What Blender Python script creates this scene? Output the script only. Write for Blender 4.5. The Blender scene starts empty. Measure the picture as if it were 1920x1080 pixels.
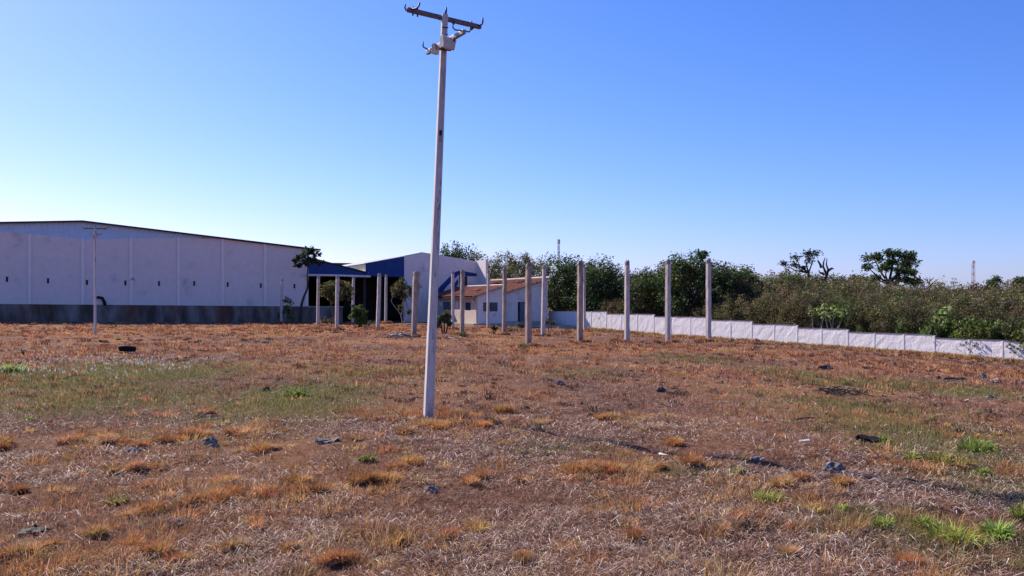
import bpy, bmesh, math, random
import numpy as np
from mathutils import Vector, Matrix
R = math.radians
random.seed(7)
rng = np.random.default_rng(11)
scene = bpy.context.scene
COL = scene.collection

# ------------------------------------------------------------------ camera
EYE = 1.65
FPX = 1600.0            # focal length in photo pixels (1920 wide)
HOR = 564.0             # photo row of the horizon
cam_d = bpy.data.cameras.new('camera')
cam = bpy.data.objects.new('camera', cam_d)
COL.objects.link(cam)
cam.location = (0, 0, EYE)
cam.rotation_euler = (R(90), 0, 0)
cam_d.sensor_width = 36
cam_d.lens = 36 * FPX / 1920
cam_d.shift_y = (HOR - 540) / 1920
cam_d.clip_start = 0.1
cam_d.clip_end = 8000
scene.camera = cam
scene.render.resolution_x = 1024
scene.render.resolution_y = 576

# ------------------------------------------------------------------ sky and sun
SUN_EL = R(38)
SUN_AZ = R(-46.5)      # clockwise from +Y: behind left
w = bpy.data.worlds.new('World')
scene.world = w
w.use_nodes = True
nt = w.node_tree
for n in list(nt.nodes):
    nt.nodes.remove(n)
sky = nt.nodes.new('ShaderNodeTexSky')
sky.sky_type = 'NISHITA'
sky.sun_disc = False
sky.sun_elevation = SUN_EL
sky.sun_rotation = SUN_AZ
sky.altitude = 200
sky.air_density = 1.0
sky.dust_density = 0.5
sky.ozone_density = 4.0
bg = nt.nodes.new('ShaderNodeBackground')
bg.inputs['Strength'].default_value = 0.075
wo = nt.nodes.new('ShaderNodeOutputWorld')
# film response of the deep blue sky: one curve per channel, the same in every direction
sep = nt.nodes.new('ShaderNodeSeparateColor'); com = nt.nodes.new('ShaderNodeCombineColor')
nt.links.new(sky.outputs[0], sep.inputs[0])
for ch, (gain, gam) in enumerate(((1.19, 1.40), (1.03, 1.13), (1.6, 1.0))):
    pw_ = nt.nodes.new('ShaderNodeMath'); pw_.operation = 'POWER'; pw_.inputs[1].default_value = gam
    ml_ = nt.nodes.new('ShaderNodeMath'); ml_.operation = 'MULTIPLY'; ml_.inputs[1].default_value = gain * 0.115 ** (gam - 1)
    nt.links.new(sep.outputs[ch], pw_.inputs[0]); nt.links.new(pw_.outputs[0], ml_.inputs[0]); nt.links.new(ml_.outputs[0], com.inputs[ch])
nt.links.new(com.outputs[0], bg.inputs[0])
nt.links.new(bg.outputs[0], wo.inputs[0])

sd = bpy.data.lights.new('sun', 'SUN')
sd.energy = 5.0
sd.angle = R(0.53)
sd.color = (1.0, 0.89, 0.75)
sun = bpy.data.objects.new('sun', sd)
COL.objects.link(sun)
sun_dir = Vector((math.sin(SUN_AZ) * math.cos(SUN_EL), math.cos(SUN_AZ) * math.cos(SUN_EL), math.sin(SUN_EL)))
sun.rotation_euler = sun_dir.to_track_quat('Z', 'Y').to_euler()
sun.location = (-30, 30, 40)

vs = scene.view_settings
vs.view_transform = 'Standard'
vs.look = 'None'
vs.exposure = 0.62
vs.gamma = 1.0
vs.use_curve_mapping = False

# ------------------------------------------------------------------ noise and terrain
def _hash(ix, iy, seed):
    h = (ix.astype(np.int64) * 374761393 + iy.astype(np.int64) * 668265263 + seed * 1442695041) & 0xFFFFFFFF
    h = ((h ^ (h >> 13)) * 1274126177) & 0xFFFFFFFF
    h = h ^ (h >> 16)
    return (h & 0xFFFF) / 65535.0
def vnoise(x, y, seed=0):
    x = np.asarray(x, float); y = np.asarray(y, float)
    ix = np.floor(x); iy = np.floor(y)
    fx = x - ix; fy = y - iy
    fx = fx * fx * (3 - 2 * fx); fy = fy * fy * (3 - 2 * fy)
    a = _hash(ix, iy, seed); b = _hash(ix + 1, iy, seed)
    c = _hash(ix, iy + 1, seed); d = _hash(ix + 1, iy + 1, seed)
    return (a * (1 - fx) + b * fx) * (1 - fy) + (c * (1 - fx) + d * fx) * fy
def fbm(x, y, seed=0, oct=3):
    s = 0; amp = 0.5; tot = 0; f = 1.0
    for o in range(oct):
        s = s + amp * vnoise(np.asarray(x) * f, np.asarray(y) * f, seed + o * 17)
        tot += amp; amp *= 0.5; f *= 2.1
    return s / tot

CTRL = [(-1.18, 12, 0), (0, 0, 0), (-6, 4, 0), (6, 4, 0), (-10, 12, 0.02), (8, 12, -0.12), (0, 25, -.14), (-15, 25, -.05),
        (11.5, 20, -.42), (17.2, 30, -.9), (23, 40, -1.34), (26.45, 46, -1.6),
        (2.5, 42, -.42), (9.7, 42, -.42), (11.5, 50, -.72), (13.5, 58, -1.02), (15, 65, -1.27), (8.36, 76, -1.01), (20.5, 56, -1.45),
        (5.5, 60, -.75), (-12, 50, -.3), (-3.27, 78, -.54), (2, 74, -.80), (3.5, 84, -.8), (-5, 62, -.45), (-25, 50, -.22), (-22.5, 46, -.2),
        (-43.6, 72.7, -.12), (-30, 79, -.35), (-20, 84, -.5), (-12, 86, -.55), (-16, 74, -.45), (-40, 45, -.08), (-30, 25, 0),
        (30, 70, -1.9), (40, 50, -2.1), (20, 90, -1.6), (0, 110, -1.2), (-50, 100, -.6), (35, 25, -1.5), (30, 5, -.8), (-40, 0, 0),
        (0, -40, 0.2), (40, -30, -.5), (-40, -30, .2), (90, 80, -3), (60, 120, -2.8), (-100, 60, 0.2), (10, 150, -1.8), (-60, 150, -.6)]
_c = np.array(CTRL, float)
_S = 50.0
def _tps(r2):
    return np.where(r2 > 1e-12, 0.5 * r2 * np.log(np.maximum(r2, 1e-12)), 0.0)
def _fit():
    p = _c[:, :2] / _S
    n = len(p)
    d2 = ((p[:, None] - p[None]) ** 2).sum(-1)
    A = np.zeros((n + 3, n + 3))
    A[:n, :n] = _tps(d2) + 2e-4 * np.eye(n)
    Pm = np.hstack([np.ones((n, 1)), p])
    A[:n, n:] = Pm; A[n:, :n] = Pm.T
    return np.linalg.solve(A, np.concatenate([_c[:, 2], np.zeros(3)]))
_w = _fit()
def terrain(x, y):
    x = np.atleast_1d(np.asarray(x, float)); y = np.atleast_1d(np.asarray(y, float))
    out = np.zeros_like(x)
    n = len(_c)
    for i in range(0, len(x), 60000):
        px = x[i:i + 60000]; py = y[i:i + 60000]
        r = np.hypot(px, py)
        k = np.minimum(1.0, 150.0 / np.maximum(r, 1e-6))
        q = np.stack([px * k, py * k], -1) / _S
        d2 = ((q[:, None] - _c[None, :, :2] / _S) ** 2).sum(-1)
        v = _tps(d2) @ _w[:n] + _w[n] + q @ _w[n + 1:]
        v = np.clip(v, -3.5, 0.6)
        t = np.clip((r - 120) / 250, 0, 1)
        v = v * (1 - t) + (-2.2) * t
        out[i:i + 60000] = v
    return out
def relief(x, y):
    r = np.hypot(x, y)
    fade = np.clip(1 - (r - 40) / 60, 0, 1)
    return (((fbm(np.asarray(x) * 1.1, np.asarray(y) * 1.1, 3, 3) - .5) * .09
            + (fbm(np.asarray(x) * 4.5, np.asarray(y) * 4.5, 9, 3) - .5) * .075) * fade)
def ground(x, y):
    x = np.atleast_1d(np.asarray(x, float)); y = np.atleast_1d(np.asarray(y, float))
    return terrain(x, y) + relief(x, y)
def gz(x, y):
    return float(ground([x], [y])[0])
_Ys = np.concatenate([np.linspace(2.5, 30, 1200), np.linspace(30, 130, 2500)])
def on_ground(px, py):
    """the point of the ground that the photo shows at this pixel"""
    xs = (px - 960) / FPX * _Ys
    z = EYE - (py - HOR) / FPX * _Ys
    g = terrain(xs, _Ys)
    i = np.nonzero(z <= g)[0]
    k = i[0] if len(i) else len(_Ys) - 1
    x, y = float(xs[k]), float(_Ys[k])
    return Vector((x, y, gz(x, y)))
def P(px, Y, py):
    return Vector(((px - 960) / FPX * Y, Y, EYE - (py - HOR) / FPX * Y))

# ------------------------------------------------------------------ materials
def lin(c):
    return tuple(((v / 255) / 12.92 if v / 255 <= 0.04045 else ((v / 255 + 0.055) / 1.055) ** 2.4) for v in c)
MATS = {}
def mat(name, c1, c2=None, scale=6.0, rough=0.85, bump=0.0, bscale=None, c3=None, s3=1.5, t3=0.6, metallic=0.0, stretch=None, detail=6, spec=0.25):
    """noise-mottled surface: c1/c2 fine mix, c3 larger stains"""
    if name in MATS:
        return MATS[name]
    m = bpy.data.materials.new(name)
    m.use_nodes = True
    nt = m.node_tree; N = nt.nodes; L = nt.links
    b = N['Principled BSDF']
    b.inputs['Roughness'].default_value = rough
    b.inputs['Metallic'].default_value = metallic
    b.inputs['Specular IOR Level'].default_value = spec
    tc = N.new('ShaderNodeTexCoord')
    mp = N.new('ShaderNodeMapping')
    L.new(tc.outputs['Object'], mp.inputs['Vector'])
    if stretch:
        mp.inputs['Scale'].default_value = stretch
    if c2 is None:
        c2 = tuple(v * 0.8 for v in c1)
    n1 = N.new('ShaderNodeTexNoise'); n1.inputs['Scale'].default_value = scale; n1.inputs['Detail'].default_value = detail
    L.new(mp.outputs[0], n1.inputs['Vector'])
    r1 = N.new('ShaderNodeValToRGB')
    r1.color_ramp.elements[0].position = 0.35; r1.color_ramp.elements[0].color = (*c2, 1)
    r1.color_ramp.elements[1].position = 0.65; r1.color_ramp.elements[1].color = (*c1, 1)
    L.new(n1.outputs['Fac'], r1.inputs[0])
    out = r1.outputs[0]
    if c3 is not None:
        n3 = N.new('ShaderNodeTexNoise'); n3.inputs['Scale'].default_value = s3; n3.inputs['Detail'].default_value = 8
        n3.inputs['Roughness'].default_value = 0.65
        L.new(mp.outputs[0], n3.inputs['Vector'])
        r3 = N.new('ShaderNodeValToRGB')
        r3.color_ramp.elements[0].position = t3 - 0.06; r3.color_ramp.elements[0].color = (0, 0, 0, 1)
        r3.color_ramp.elements[1].position = t3 + 0.10; r3.color_ramp.elements[1].color = (1, 1, 1, 1)
        L.new(n3.outputs['Fac'], r3.inputs[0])
        mx = N.new('ShaderNodeMix'); mx.data_type = 'RGBA'
        L.new(r3.outputs[0], mx.inputs['Factor'])
        L.new(out, mx.inputs['A'])
        mx.inputs['B'].default_value = (*c3, 1)
        out = mx.outputs['Result']
    L.new(out, b.inputs['Base Color'])
    if bump:
        nb = N.new('ShaderNodeTexNoise'); nb.inputs['Scale'].default_value = bscale or scale * 3; nb.inputs['Detail'].default_value = 8
        L.new(tc.outputs['Object'], nb.inputs['Vector'])
        bp = N.new('ShaderNodeBump'); bp.inputs['Strength'].default_value = 0.9; bp.inputs['Distance'].default_value = bump
        L.new(nb.outputs['Fac'], bp.inputs['Height'])
        L.new(bp.outputs[0], b.inputs['Normal'])
    MATS[name] = m
    return m

def leafmat(name, trans=0.35, rough=0.6, gloss=0.06):
    """foliage: own colour in the 'tint' attribute, thin enough to let light through"""
    if name in MATS:
        return MATS[name]
    m = bpy.data.materials.new(name)
    m.use_nodes = True
    nt = m.node_tree; N = nt.nodes; L = nt.links
    for n in list(N):
        N.remove(n)
    at = N.new('ShaderNodeAttribute'); at.attribute_name = 'tint'
    d = N.new('ShaderNodeBsdfDiffuse'); t = N.new('ShaderNodeBsdfTranslucent'); g = N.new('ShaderNodeBsdfGlossy')
    g.inputs['Roughness'].default_value = rough
    g.inputs['Color'].default_value = (.8, .8, .8, 1)
    m1 = N.new('ShaderNodeMixShader'); m1.inputs[0].default_value = trans
    m2 = N.new('ShaderNodeMixShader'); m2.inputs[0].default_value = gloss
    o = N.new('ShaderNodeOutputMaterial')
    L.new(at.outputs['Color'], d.inputs['Color']); L.new(at.outputs['Color'], t.inputs['Color'])
    L.new(d.outputs[0], m1.inputs[1]); L.new(t.outputs[0], m1.inputs[2])
    L.new(m1.outputs[0], m2.inputs[1]); L.new(g.outputs[0], m2.inputs[2])
    L.new(m2.outputs[0], o.inputs['Surface'])
    MATS[name] = m
    return m

M_WHITE = mat('white_plaster', (.78, .70, .66), (.71, .63, .60), 2.5, .9, .004, 40, c3=(.42, .38, .35), s3=.7, t3=.64, stretch=(1, 1, .5))
M_SHEDW = mat('shed_wall_paint', (.80, .67, .625), (.745, .62, .58), 2.0, .9, .004, 30, c3=(.44, .40, .38), s3=.5, t3=.64)
M_PIL = mat('pilaster_paint', (.86, .77, .73), (.80, .71, .67), 3, .9, .004, 30)
M_PLINTH = mat('stained_plinth', (.26, .215, .19), (.075, .055, .045), 1.1, .9, .01, 20, c3=(.15, .06, .035), s3=.30, t3=.54, stretch=(1, 1, .35))
M_CLAD = mat('sky_blued_sheet_cladding', (.52, .64, .76), (.47, .58, .70), 2, .5, 0, None)  # blue-grey sheet, with the sky's reflection painted in as brighter blue
M_ROOFM = mat('zinc_roof_sheet', (.50, .49, .50), (.42, .41, .42), 1.5, .45, .003, 20, metallic=.35)
M_VERGE = mat('dark_verge', (.045, .04, .04), (.03, .03, .03), 4, .7)
M_BLUE = mat('blue_fascia_paint', (.008, .048, .20), (.006, .038, .16), 2, .55, .002, 30)
M_DARK = mat('dark_opening', (.02, .02, .024), (.012, .012, .015), 4, .7)
M_INT = mat('shade_darkened_interior', (.055, .052, .05), (.03, .028, .028), 1.2, .9)  # grey surfaces; the deep interior's shade is put into the colour
M_BLACK = mat('black_rubber', (.014, .014, .015), (.009, .009, .010), 30, .75, .002, 80)
M_CONC = mat('weathered_concrete', (.58, .52, .49), (.44, .385, .36), 7, .92, .008, 40, c3=(.16, .12, .10), s3=3.2, t3=.60, stretch=(1, 1, .35))
M_CONCB = mat('brown_weathered_concrete', (.44, .35, .30), (.31, .24, .20), 7, .92, .01, 40, c3=(.13, .09, .075), s3=3.0, t3=.55, stretch=(1, 1, .3))
M_POLE = mat('pole_concrete', (.60, .56, .54), (.49, .455, .44), 14, .9, .003, 90, c3=(.15, .10, .085), s3=5, t3=.61, stretch=(1, 1, .22))
M_SLAB = mat('apron_concrete', (.42, .38, .34), (.33, .30, .27), 3, .92, .01, 20, c3=(.22, .15, .11), s3=1.1, t3=.6)
M_BWALL = mat('whitewashed_precast', (.86, .82, .81), (.80, .76, .75), 5, .92, .022, 8, c3=(.47, .42, .40), s3=1.2, t3=.66, stretch=(1, 1, .45))
M_BPOST = mat('whitewashed_post', (.86, .82, .81), (.80, .76, .75), 6, .92, .008, 30, c3=(.35, .30, .28), s3=2, t3=.66)
M_BCAP = mat('mossy_wall_top', (.20, .18, .16), (.11, .10, .09), 9, .95, .01, 30)
M_BEIGE = mat('beige_plaster', (.56, .48, .41), (.50, .42, .36), 2, .92, .005, 30, c3=(.40, .33, .28), s3=1.0, t3=.62)
M_HWHITE = mat('house_white_plaster', (.78, .72, .67), (.70, .65, .61), 2, .92, .005, 30, c3=(.42, .37, .34), s3=.9, t3=.64)
M_TILE = mat('clay_roof_tile', (.28, .088, .055), (.19, .06, .04), 5, .9, .01, 30, c3=(.16, .06, .045), s3=1.3, t3=.6)
M_CAP = mat('white_ridge_mortar', (.72, .70, .68), (.6, .58, .56), 6, .9, .01, 30)
M_GLASS = mat('blue_grey_glass', (.05, .07, .11), (.03, .045, .07), 1.5, .15, spec=.5)
M_FRAME = mat('blue_steel_frame', (.05, .08, .16), (.04, .06, .12), 6, .5)
M_DOOR = mat('grey_blue_door', (.14, .16, .22), (.11, .13, .18), 3, .6)
M_SIGN = mat('white_sign', (.72, .72, .74), (.68, .68, .70), 6, .6)
M_STEEL = mat('dull_dark_steel', (.10, .095, .10), (.06, .055, .06), 30, .6, metallic=.5)
M_GALV = mat('galvanised_steel', (.34, .33, .33), (.24, .22, .22), 25, .55, metallic=.4)
M_WOODARM = mat('weathered_crossarm', (.19, .155, .15), (.11, .085, .08), 20, .85, .003, 60, stretch=(.25, 1, 1))
M_BOX = mat('faded_meter_box', (.56, .50, .47), (.46, .41, .38), 18, .75, .001, 60, c3=(.30, .24, .20), s3=6, t3=.66)
M_BARK = mat('grey_bark', (.16, .125, .10), (.085, .065, .05), 12, .95, .02, 25, stretch=(1, 1, .3))
M_BARKL = mat('pale_bark', (.36, .32, .28), (.24, .21, .18), 12, .95, .02, 25, stretch=(1, 1, .3))
M_DEAD = mat('dead_wood', (.075, .062, .055), (.045, .036, .032), 12, .95, .02, 25)
M_SOIL = mat('dark_soil', (.16, .085, .055), (.09, .05, .034), 8, .97, .03, 14, c3=(.24, .13, .085), s3=3, t3=.6)
M_DUNG = mat('grey_dry_clod', (.27, .25, .25), (.085, .078, .078), 16, .95, .006, 60)
M_DUNGD = mat('dark_dry_clod', (.10, .085, .08), (.05, .04, .038), 20, .95, .006, 60)
M_PALE = mat('pale_scrap', (.55, .50, .47), (.42, .37, .34), 10, .85, .003, 50)
M_RED = mat('red_mast_paint', (.42, .10, .08), (.36, .09, .07), 4, .7)
M_MASTW = mat('white_mast_paint', (.62, .60, .60), (.55, .53, .53), 4, .7)
M_LEAF = leafmat('leaf', .32, .6, .022)
M_LEAFD = leafmat('leaf_glossy', .25, .5, .018)
M_BLADE = leafmat('grass_blade', .34, .7, .02)
M_STRAW = leafmat('straw_blade', .20, .6, .04)

# ------------------------------------------------------------------ mesh helpers
class MB:
    def __init__(self):
        self.v = []; self.f = []
    def poly(self, pts):
        i = len(self.v)
        self.v += [tuple(p) for p in pts]
        self.f.append(tuple(range(i, i + len(pts))))
    def hexa(self, b4, t4):
        i = len(self.v)
        self.v += [tuple(p) for p in b4] + [tuple(p) for p in t4]
        self.f += [(i + 3, i + 2, i + 1, i), (i + 4, i + 5, i + 6, i + 7)]
        for k in range(4):
            j = (k + 1) % 4
            self.f.append((i + k, i + j, i + 4 + j, i + 4 + k))
        return self
    def box(self, x0, x1, y0, y1, z0, z1):
        return self.hexa([(x0, y0, z0), (x1, y0, z0), (x1, y1, z0), (x0, y1, z0)], [(x0, y0, z1), (x1, y0, z1), (x1, y1, z1), (x0, y1, z1)])
    def prism_y(self, pts, y0, y1):
        """polygon in (x,z), extruded in y"""
        n = len(pts); i = len(self.v)
        self.v += [(p[0], y0, p[1]) for p in pts] + [(p[0], y1, p[1]) for p in pts]
        self.f.append(tuple(range(i, i + n))); self.f.append(tuple(range(i + 2 * n - 1, i + n - 1, -1)))
        for k in range(n):
            j = (k + 1) % n
            self.f.append((i + j, i + k, i + n + k, i + n + j))
        return self
    def bar(self, p, q, wd, ht, up=(0, 0, 1)):
        p = Vector(p); q = Vector(q); d = (q - p).normalized()
        s = d.cross(Vector(up))
        if s.length < 1e-4: s = d.cross(Vector((1, 0, 0)))
        s.normalize(); u = s.cross(d).normalized()
        s = s * wd / 2; u = u * ht / 2
        return self.hexa([p - s - u, p + s - u, p + s + u, p - s + u], [q - s - u, q + s - u, q + s + u, q - s + u])
    def tube(self, pts, rad, n=8, cap=True):
        pts = [Vector(p) for p in pts]
        if not hasattr(rad, '__len__'): rad = [rad] * len(pts)
        base = len(self.v)
        prev = None
        for k, p in enumerate(pts):
            d = (pts[min(k + 1, len(pts) - 1)] - pts[max(k - 1, 0)]).normalized()
            if prev is None:
                s = d.cross(Vector((0, 1, 0)) if abs(d.y) < .9 else Vector((1, 0, 0))).normalized()
            else:
                s = (prev - d * prev.dot(d)).normalized()
            prev = s
            u = d.cross(s)
            for j in range(n):
                a = 2 * math.pi * j / n
                self.v.append(tuple(p + (s * math.cos(a) + u * math.sin(a)) * rad[k]))
        for k in range(len(pts) - 1):
            for j in range(n):
                a = base + k * n + j; b = base + k * n + (j + 1) % n
                self.f.append((a, b, b + n, a + n))
        if cap:
            self.f.append(tuple(base + j for j in range(n - 1, -1, -1)))
            e = base + (len(pts) - 1) * n
            self.f.append(tuple(e + j for j in range(n)))
        return self
    def build(self, name, m, parent=None, smooth=False, bevel=0, fix=True):
        me = bpy.data.meshes.new(name)
        me.from_pydata(self.v, [], self.f)
        if fix:
            bm = bmesh.new(); bm.from_mesh(me)
            bmesh.ops.recalc_face_normals(bm, faces=bm.faces)
            bm.to_mesh(me); bm.free()
        if smooth:
            me.polygons.foreach_set('use_smooth', [True] * len(me.polygons))
        me.materials.append(m)
        o = bpy.data.objects.new(name, me)
        COL.objects.link(o)
        if parent: o.parent = parent
        if bevel:
            bv = o.modifiers.new('bevel', 'BEVEL'); bv.width = bevel; bv.segments = 2; bv.limit_method = 'ANGLE'
        return o
def np_obj(name, verts, faces, m, tint=None, parent=None, smooth=False):
    k = faces.shape[1]
    me = bpy.data.meshes.new(name)
    me.vertices.add(len(verts)); me.vertices.foreach_set('co', np.ascontiguousarray(verts, np.float32).ravel())
    me.loops.add(faces.size); me.loops.foreach_set('vertex_index', np.ascontiguousarray(faces, np.int32).ravel())
    me.polygons.add(len(faces)); me.polygons.foreach_set('loop_start', np.arange(0, faces.size, k, dtype=np.int32))
    me.update(calc_edges=True)
    if smooth:
        me.polygons.foreach_set('use_smooth', [True] * len(me.polygons))
    if tint is not None:
        a = me.attributes.new('tint', 'FLOAT_COLOR', 'POINT')
        c = np.ones((len(verts), 4), np.float32); c[:, :3] = tint
        a.data.foreach_set('color', c.ravel())
    me.materials.append(m)
    o = bpy.data.objects.new(name, me)
    COL.objects.link(o)
    if parent: o.parent = parent
    return o
def tag(o, label=None, cat=None, group=None, kind=None):
    if label: o['label'] = label
    if cat: o['category'] = cat
    if group: o['group'] = group
    if kind: o['kind'] = kind
    return o
def thing(name, label, cat, loc=(0, 0, 0), rz=0, group=None):
    o = bpy.data.objects.new(name, None); COL.objects.link(o)
    o.empty_display_size = .2
    o.location = loc; o.rotation_euler = (0, 0, rz)
    return tag(o, label, cat, group)
def copy_tree(o, parent=None):
    c = o.copy(); COL.objects.link(c); c.parent = parent
    for ch in list(o.children):
        copy_tree(ch, c)
    return c

# ------------------------------------------------------------------ where the field is green and where it is orange
def ell(lst):
    out = []
    for (px, py, rx, ry, wgt) in lst:
        c = on_ground(px, py)
        n1 = on_ground(px, py - ry); n2 = on_ground(px, py + ry)
        out.append((c.x, c.y, rx / FPX * c.y, max(.15, (n1.y - n2.y) / 2), wgt))
    return out
GREENS = ell([(120, 705, 190, 26, 1.0), (330, 700, 130, 20, .7), (200, 745, 240, 28, .75), (560, 745, 130, 38, .9), (450, 790, 120, 24, .5), (700, 700, 120, 14, .45),
              (1300, 673, 90, 7, .55), (1480, 700, 70, 9, .7), (1680, 722, 190, 11, .8), (1790, 735, 90, 10, .7), (1600, 765, 160, 22, .5), (1680, 800, 160, 40, .55),
              (1790, 850, 130, 38, .8), (1840, 905, 110, 40, .55), (1640, 985, 120, 28, .6), (1780, 1020, 140, 40, .7), (1050, 840, 110, 16, .35), (1260, 890, 110, 14, .35), (210, 940, 60, 14, .3),
              (1085, 700, 80, 9, .4), (600, 690, 90, 9, .3), (1400, 735, 90, 10, .25), (60, 770, 90, 20, .35)])
ORANGE = ell([(860, 790, 130, 28, .9), (1110, 885, 130, 24, .95), (240, 815, 150, 16, .9), (440, 815, 70, 12, .8), (700, 905, 70, 18, .6), (380, 945, 90, 28, .8), (120, 960, 140, 25, .5),
              (640, 1010, 120, 40, .35), (300, 1040, 160, 40, .6), (60, 1060, 120, 30, .6), (1750, 690, 210, 12, 1.0), (1880, 705, 90, 14, .9), (1150, 652, 250, 8, .8), (1000, 660, 120, 8, .6),
              (1450, 665, 160, 9, .8), (620, 618, 300, 9, .8), (250, 620, 320, 10, .9), (1020, 690, 160, 14, .5), (1300, 700, 160, 10, .45), (900, 690, 90, 12, .45), (1200, 785, 80, 14, .45), (1700, 870, 40, 14, .3),
              (1500, 880, 110, 14, .5), (1490, 910, 70, 10, .6), (560, 660, 300, 14, .55), (200, 655, 260, 12, .5), (1500, 990, 80, 40, .4), (1290, 985, 110, 30, .3)])
def field(E, x, y):
    f = np.zeros_like(x)
    for (cx, cy, rx, ry, wg) in E:
        q = ((x - cx) / rx) ** 2 + ((y - cy) / ry) ** 2
        f = np.maximum(f, wg * np.exp(-q * .9))
    return f

# ------------------------------------------------------------------ ground sheet
def build_ground():
    rad = [0.0]
    r = 0.6
    while r < 4000:
        rad.append(r)
        r *= 1.011 if 3 < r < 25 else (1.022 if 3 < r < 60 else 1.07)
    fine = np.linspace(-R(40), R(40), 420)
    coarse = np.linspace(R(40), 2 * math.pi - R(40), 90)[1:-1]
    ang = np.concatenate([fine, coarse])
    na = len(ang); rr = np.array(rad[1:])
    X = (rr[:, None] * np.sin(ang)[None]).ravel(); Y = (rr[:, None] * np.cos(ang)[None]).ravel()
    Z = ground(X, Y)
    V = np.vstack([[[0, 0, gz(0, 0)]], np.stack([X, Y, Z], -1)])
    i = np.arange(len(rr) - 1)[:, None] * na; j = np.arange(na)[None]; j2 = (j + 1) % na
    F = np.stack([1 + i + j, 1 + i + j2, 1 + i + na + j2, 1 + i + na + j], -1).reshape(-1, 4)[:, ::-1]
    g = np_obj('ground', V, F, ground_mat(), smooth=True)
    for nm_, E_ in (('green_cover', GREENS), ('dry_cover', ORANGE)):
        at_ = g.data.attributes.new(nm_, 'FLOAT', 'POINT')
        at_.data.foreach_set('value', np.ascontiguousarray(np.where(np.hypot(V[:, 0], V[:, 1]) < 95, field(E_, V[:, 0], V[:, 1]), 0), np.float32))
    tag(g, 'dry reddish-brown field of soil and withered grass', kind='structure')
    return g
def ground_mat():
    m = bpy.data.materials.new('dry_field_soil')
    m.use_nodes = True
    nt = m.node_tree; N = nt.nodes; L = nt.links
    b = N['Principled BSDF']; b.inputs['Roughness'].default_value = .97; b.inputs['Specular IOR Level'].default_value = .1
    tc = N.new('ShaderNodeTexCoord')
    def noise(s, det=6, ro=.6, off=0):
        mp = N.new('ShaderNodeMapping'); mp.inputs['Location'].default_value = (off, off * .7, 0)
        L.new(tc.outputs['Object'], mp.inputs[0])
        n = N.new('ShaderNodeTexNoise'); n.inputs['Scale'].default_value = s; n.inputs['Detail'].default_value = det
        n.inputs['Roughness'].default_value = ro
        L.new(mp.outputs[0], n.inputs['Vector'])
        return n.outputs['Fac']
    def ramp(fac, stops):
        r = N.new('ShaderNodeValToRGB')
        e = r.color_ramp.elements
        while len(e) < len(stops): e.new(.5)
        for k, (p, c) in enumerate(stops):
            e[k].position = p; e[k].color = (*c, 1)
        L.new(fac, r.inputs[0]); return r.outputs[0]
    def mix(f, a, bb):
        x = N.new('ShaderNodeMix'); x.data_type = 'RGBA'
        L.new(f, x.inputs['Factor'])
        for s, v in (('A', a), ('B', bb)):
            if isinstance(v, tuple): x.inputs[s].default_value = (*v, 1)
            else: L.new(v, x.inputs[s])
        return x.outputs['Result']
    fine = ramp(noise(14, 10, .75), [(.38, (.032, .017, .013)), (.54, (.17, .083, .058)), (.76, (.46, .29, .21))])  # darkest stop puts shadow pockets between tufts into the soil colour
    big = ramp(noise(.16, 5, .6, 3), [(.42, (0, 0, 0)), (.62, (1, 1, 1))])
    orange = ramp(noise(10, 9, .75, 9), [(.3, (.12, .05, .025)), (.55, (.33, .155, .065)), (.75, (.48, .27, .13))])
    c = mix(big, fine, orange)
    gr = ramp(noise(.22, 5, .65, 31), [(.66, (0, 0, 0)), (.78, (1, 1, 1))])
    gcol = ramp(noise(9, 8, .7, 5), [(.3, (.075, .066, .028)), (.6, (.20, .18, .066))])
    c = mix(gr, c, gcol)
    for nm_, cl_, lo in (('dry_cover', orange, .42), ('green_cover', gcol, .40)):
        an = N.new('ShaderNodeAttribute'); an.attribute_name = nm_
        mm_ = N.new('ShaderNodeMath'); mm_.operation = 'MULTIPLY'
        L.new(an.outputs['Fac'], mm_.inputs[0]); L.new(noise(1.3, 6, .7, 13 if nm_ == 'dry_cover' else 23), mm_.inputs[1])
        c = mix(ramp(mm_.outputs[0], [(lo * .35, (0, 0, 0)), (lo, (.85, .85, .85))]), c, cl_)
    redf = ramp(noise(.5, 4, .6, 77), [(.64, (0, 0, 0)), (.74, (1, 1, 1))])
    c = mix(redf, c, (.24, .095, .06))
    L.new(c, b.inputs['Base Color'])
    bp = N.new('ShaderNodeBump'); bp.inputs['Strength'].default_value = 1.0; bp.inputs['Distance'].default_value = .05
    L.new(noise(18, 10, .8, 2), bp.inputs['Height'])
    L.new(bp.outputs[0], b.inputs['Normal'])
    return m
build_ground()

# ------------------------------------------------------------------ warehouse (left)
AX = Vector((.903, .43, 0)); BX = Vector((-.43, .903, 0))
ROT = math.atan2(.43, .903)
FO = Vector((-20.2, 84, 0))
def fpx(px):
    """position along the facade line of the photo column px"""
    k = (px - 960) / FPX
    return (k * FO.y - FO.x) / (AX.x - k * AX.y)
def fz(t, py):
    Y = FO.y + t * AX.y
    return EYE - (py - HOR) / FPX * Y

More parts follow.
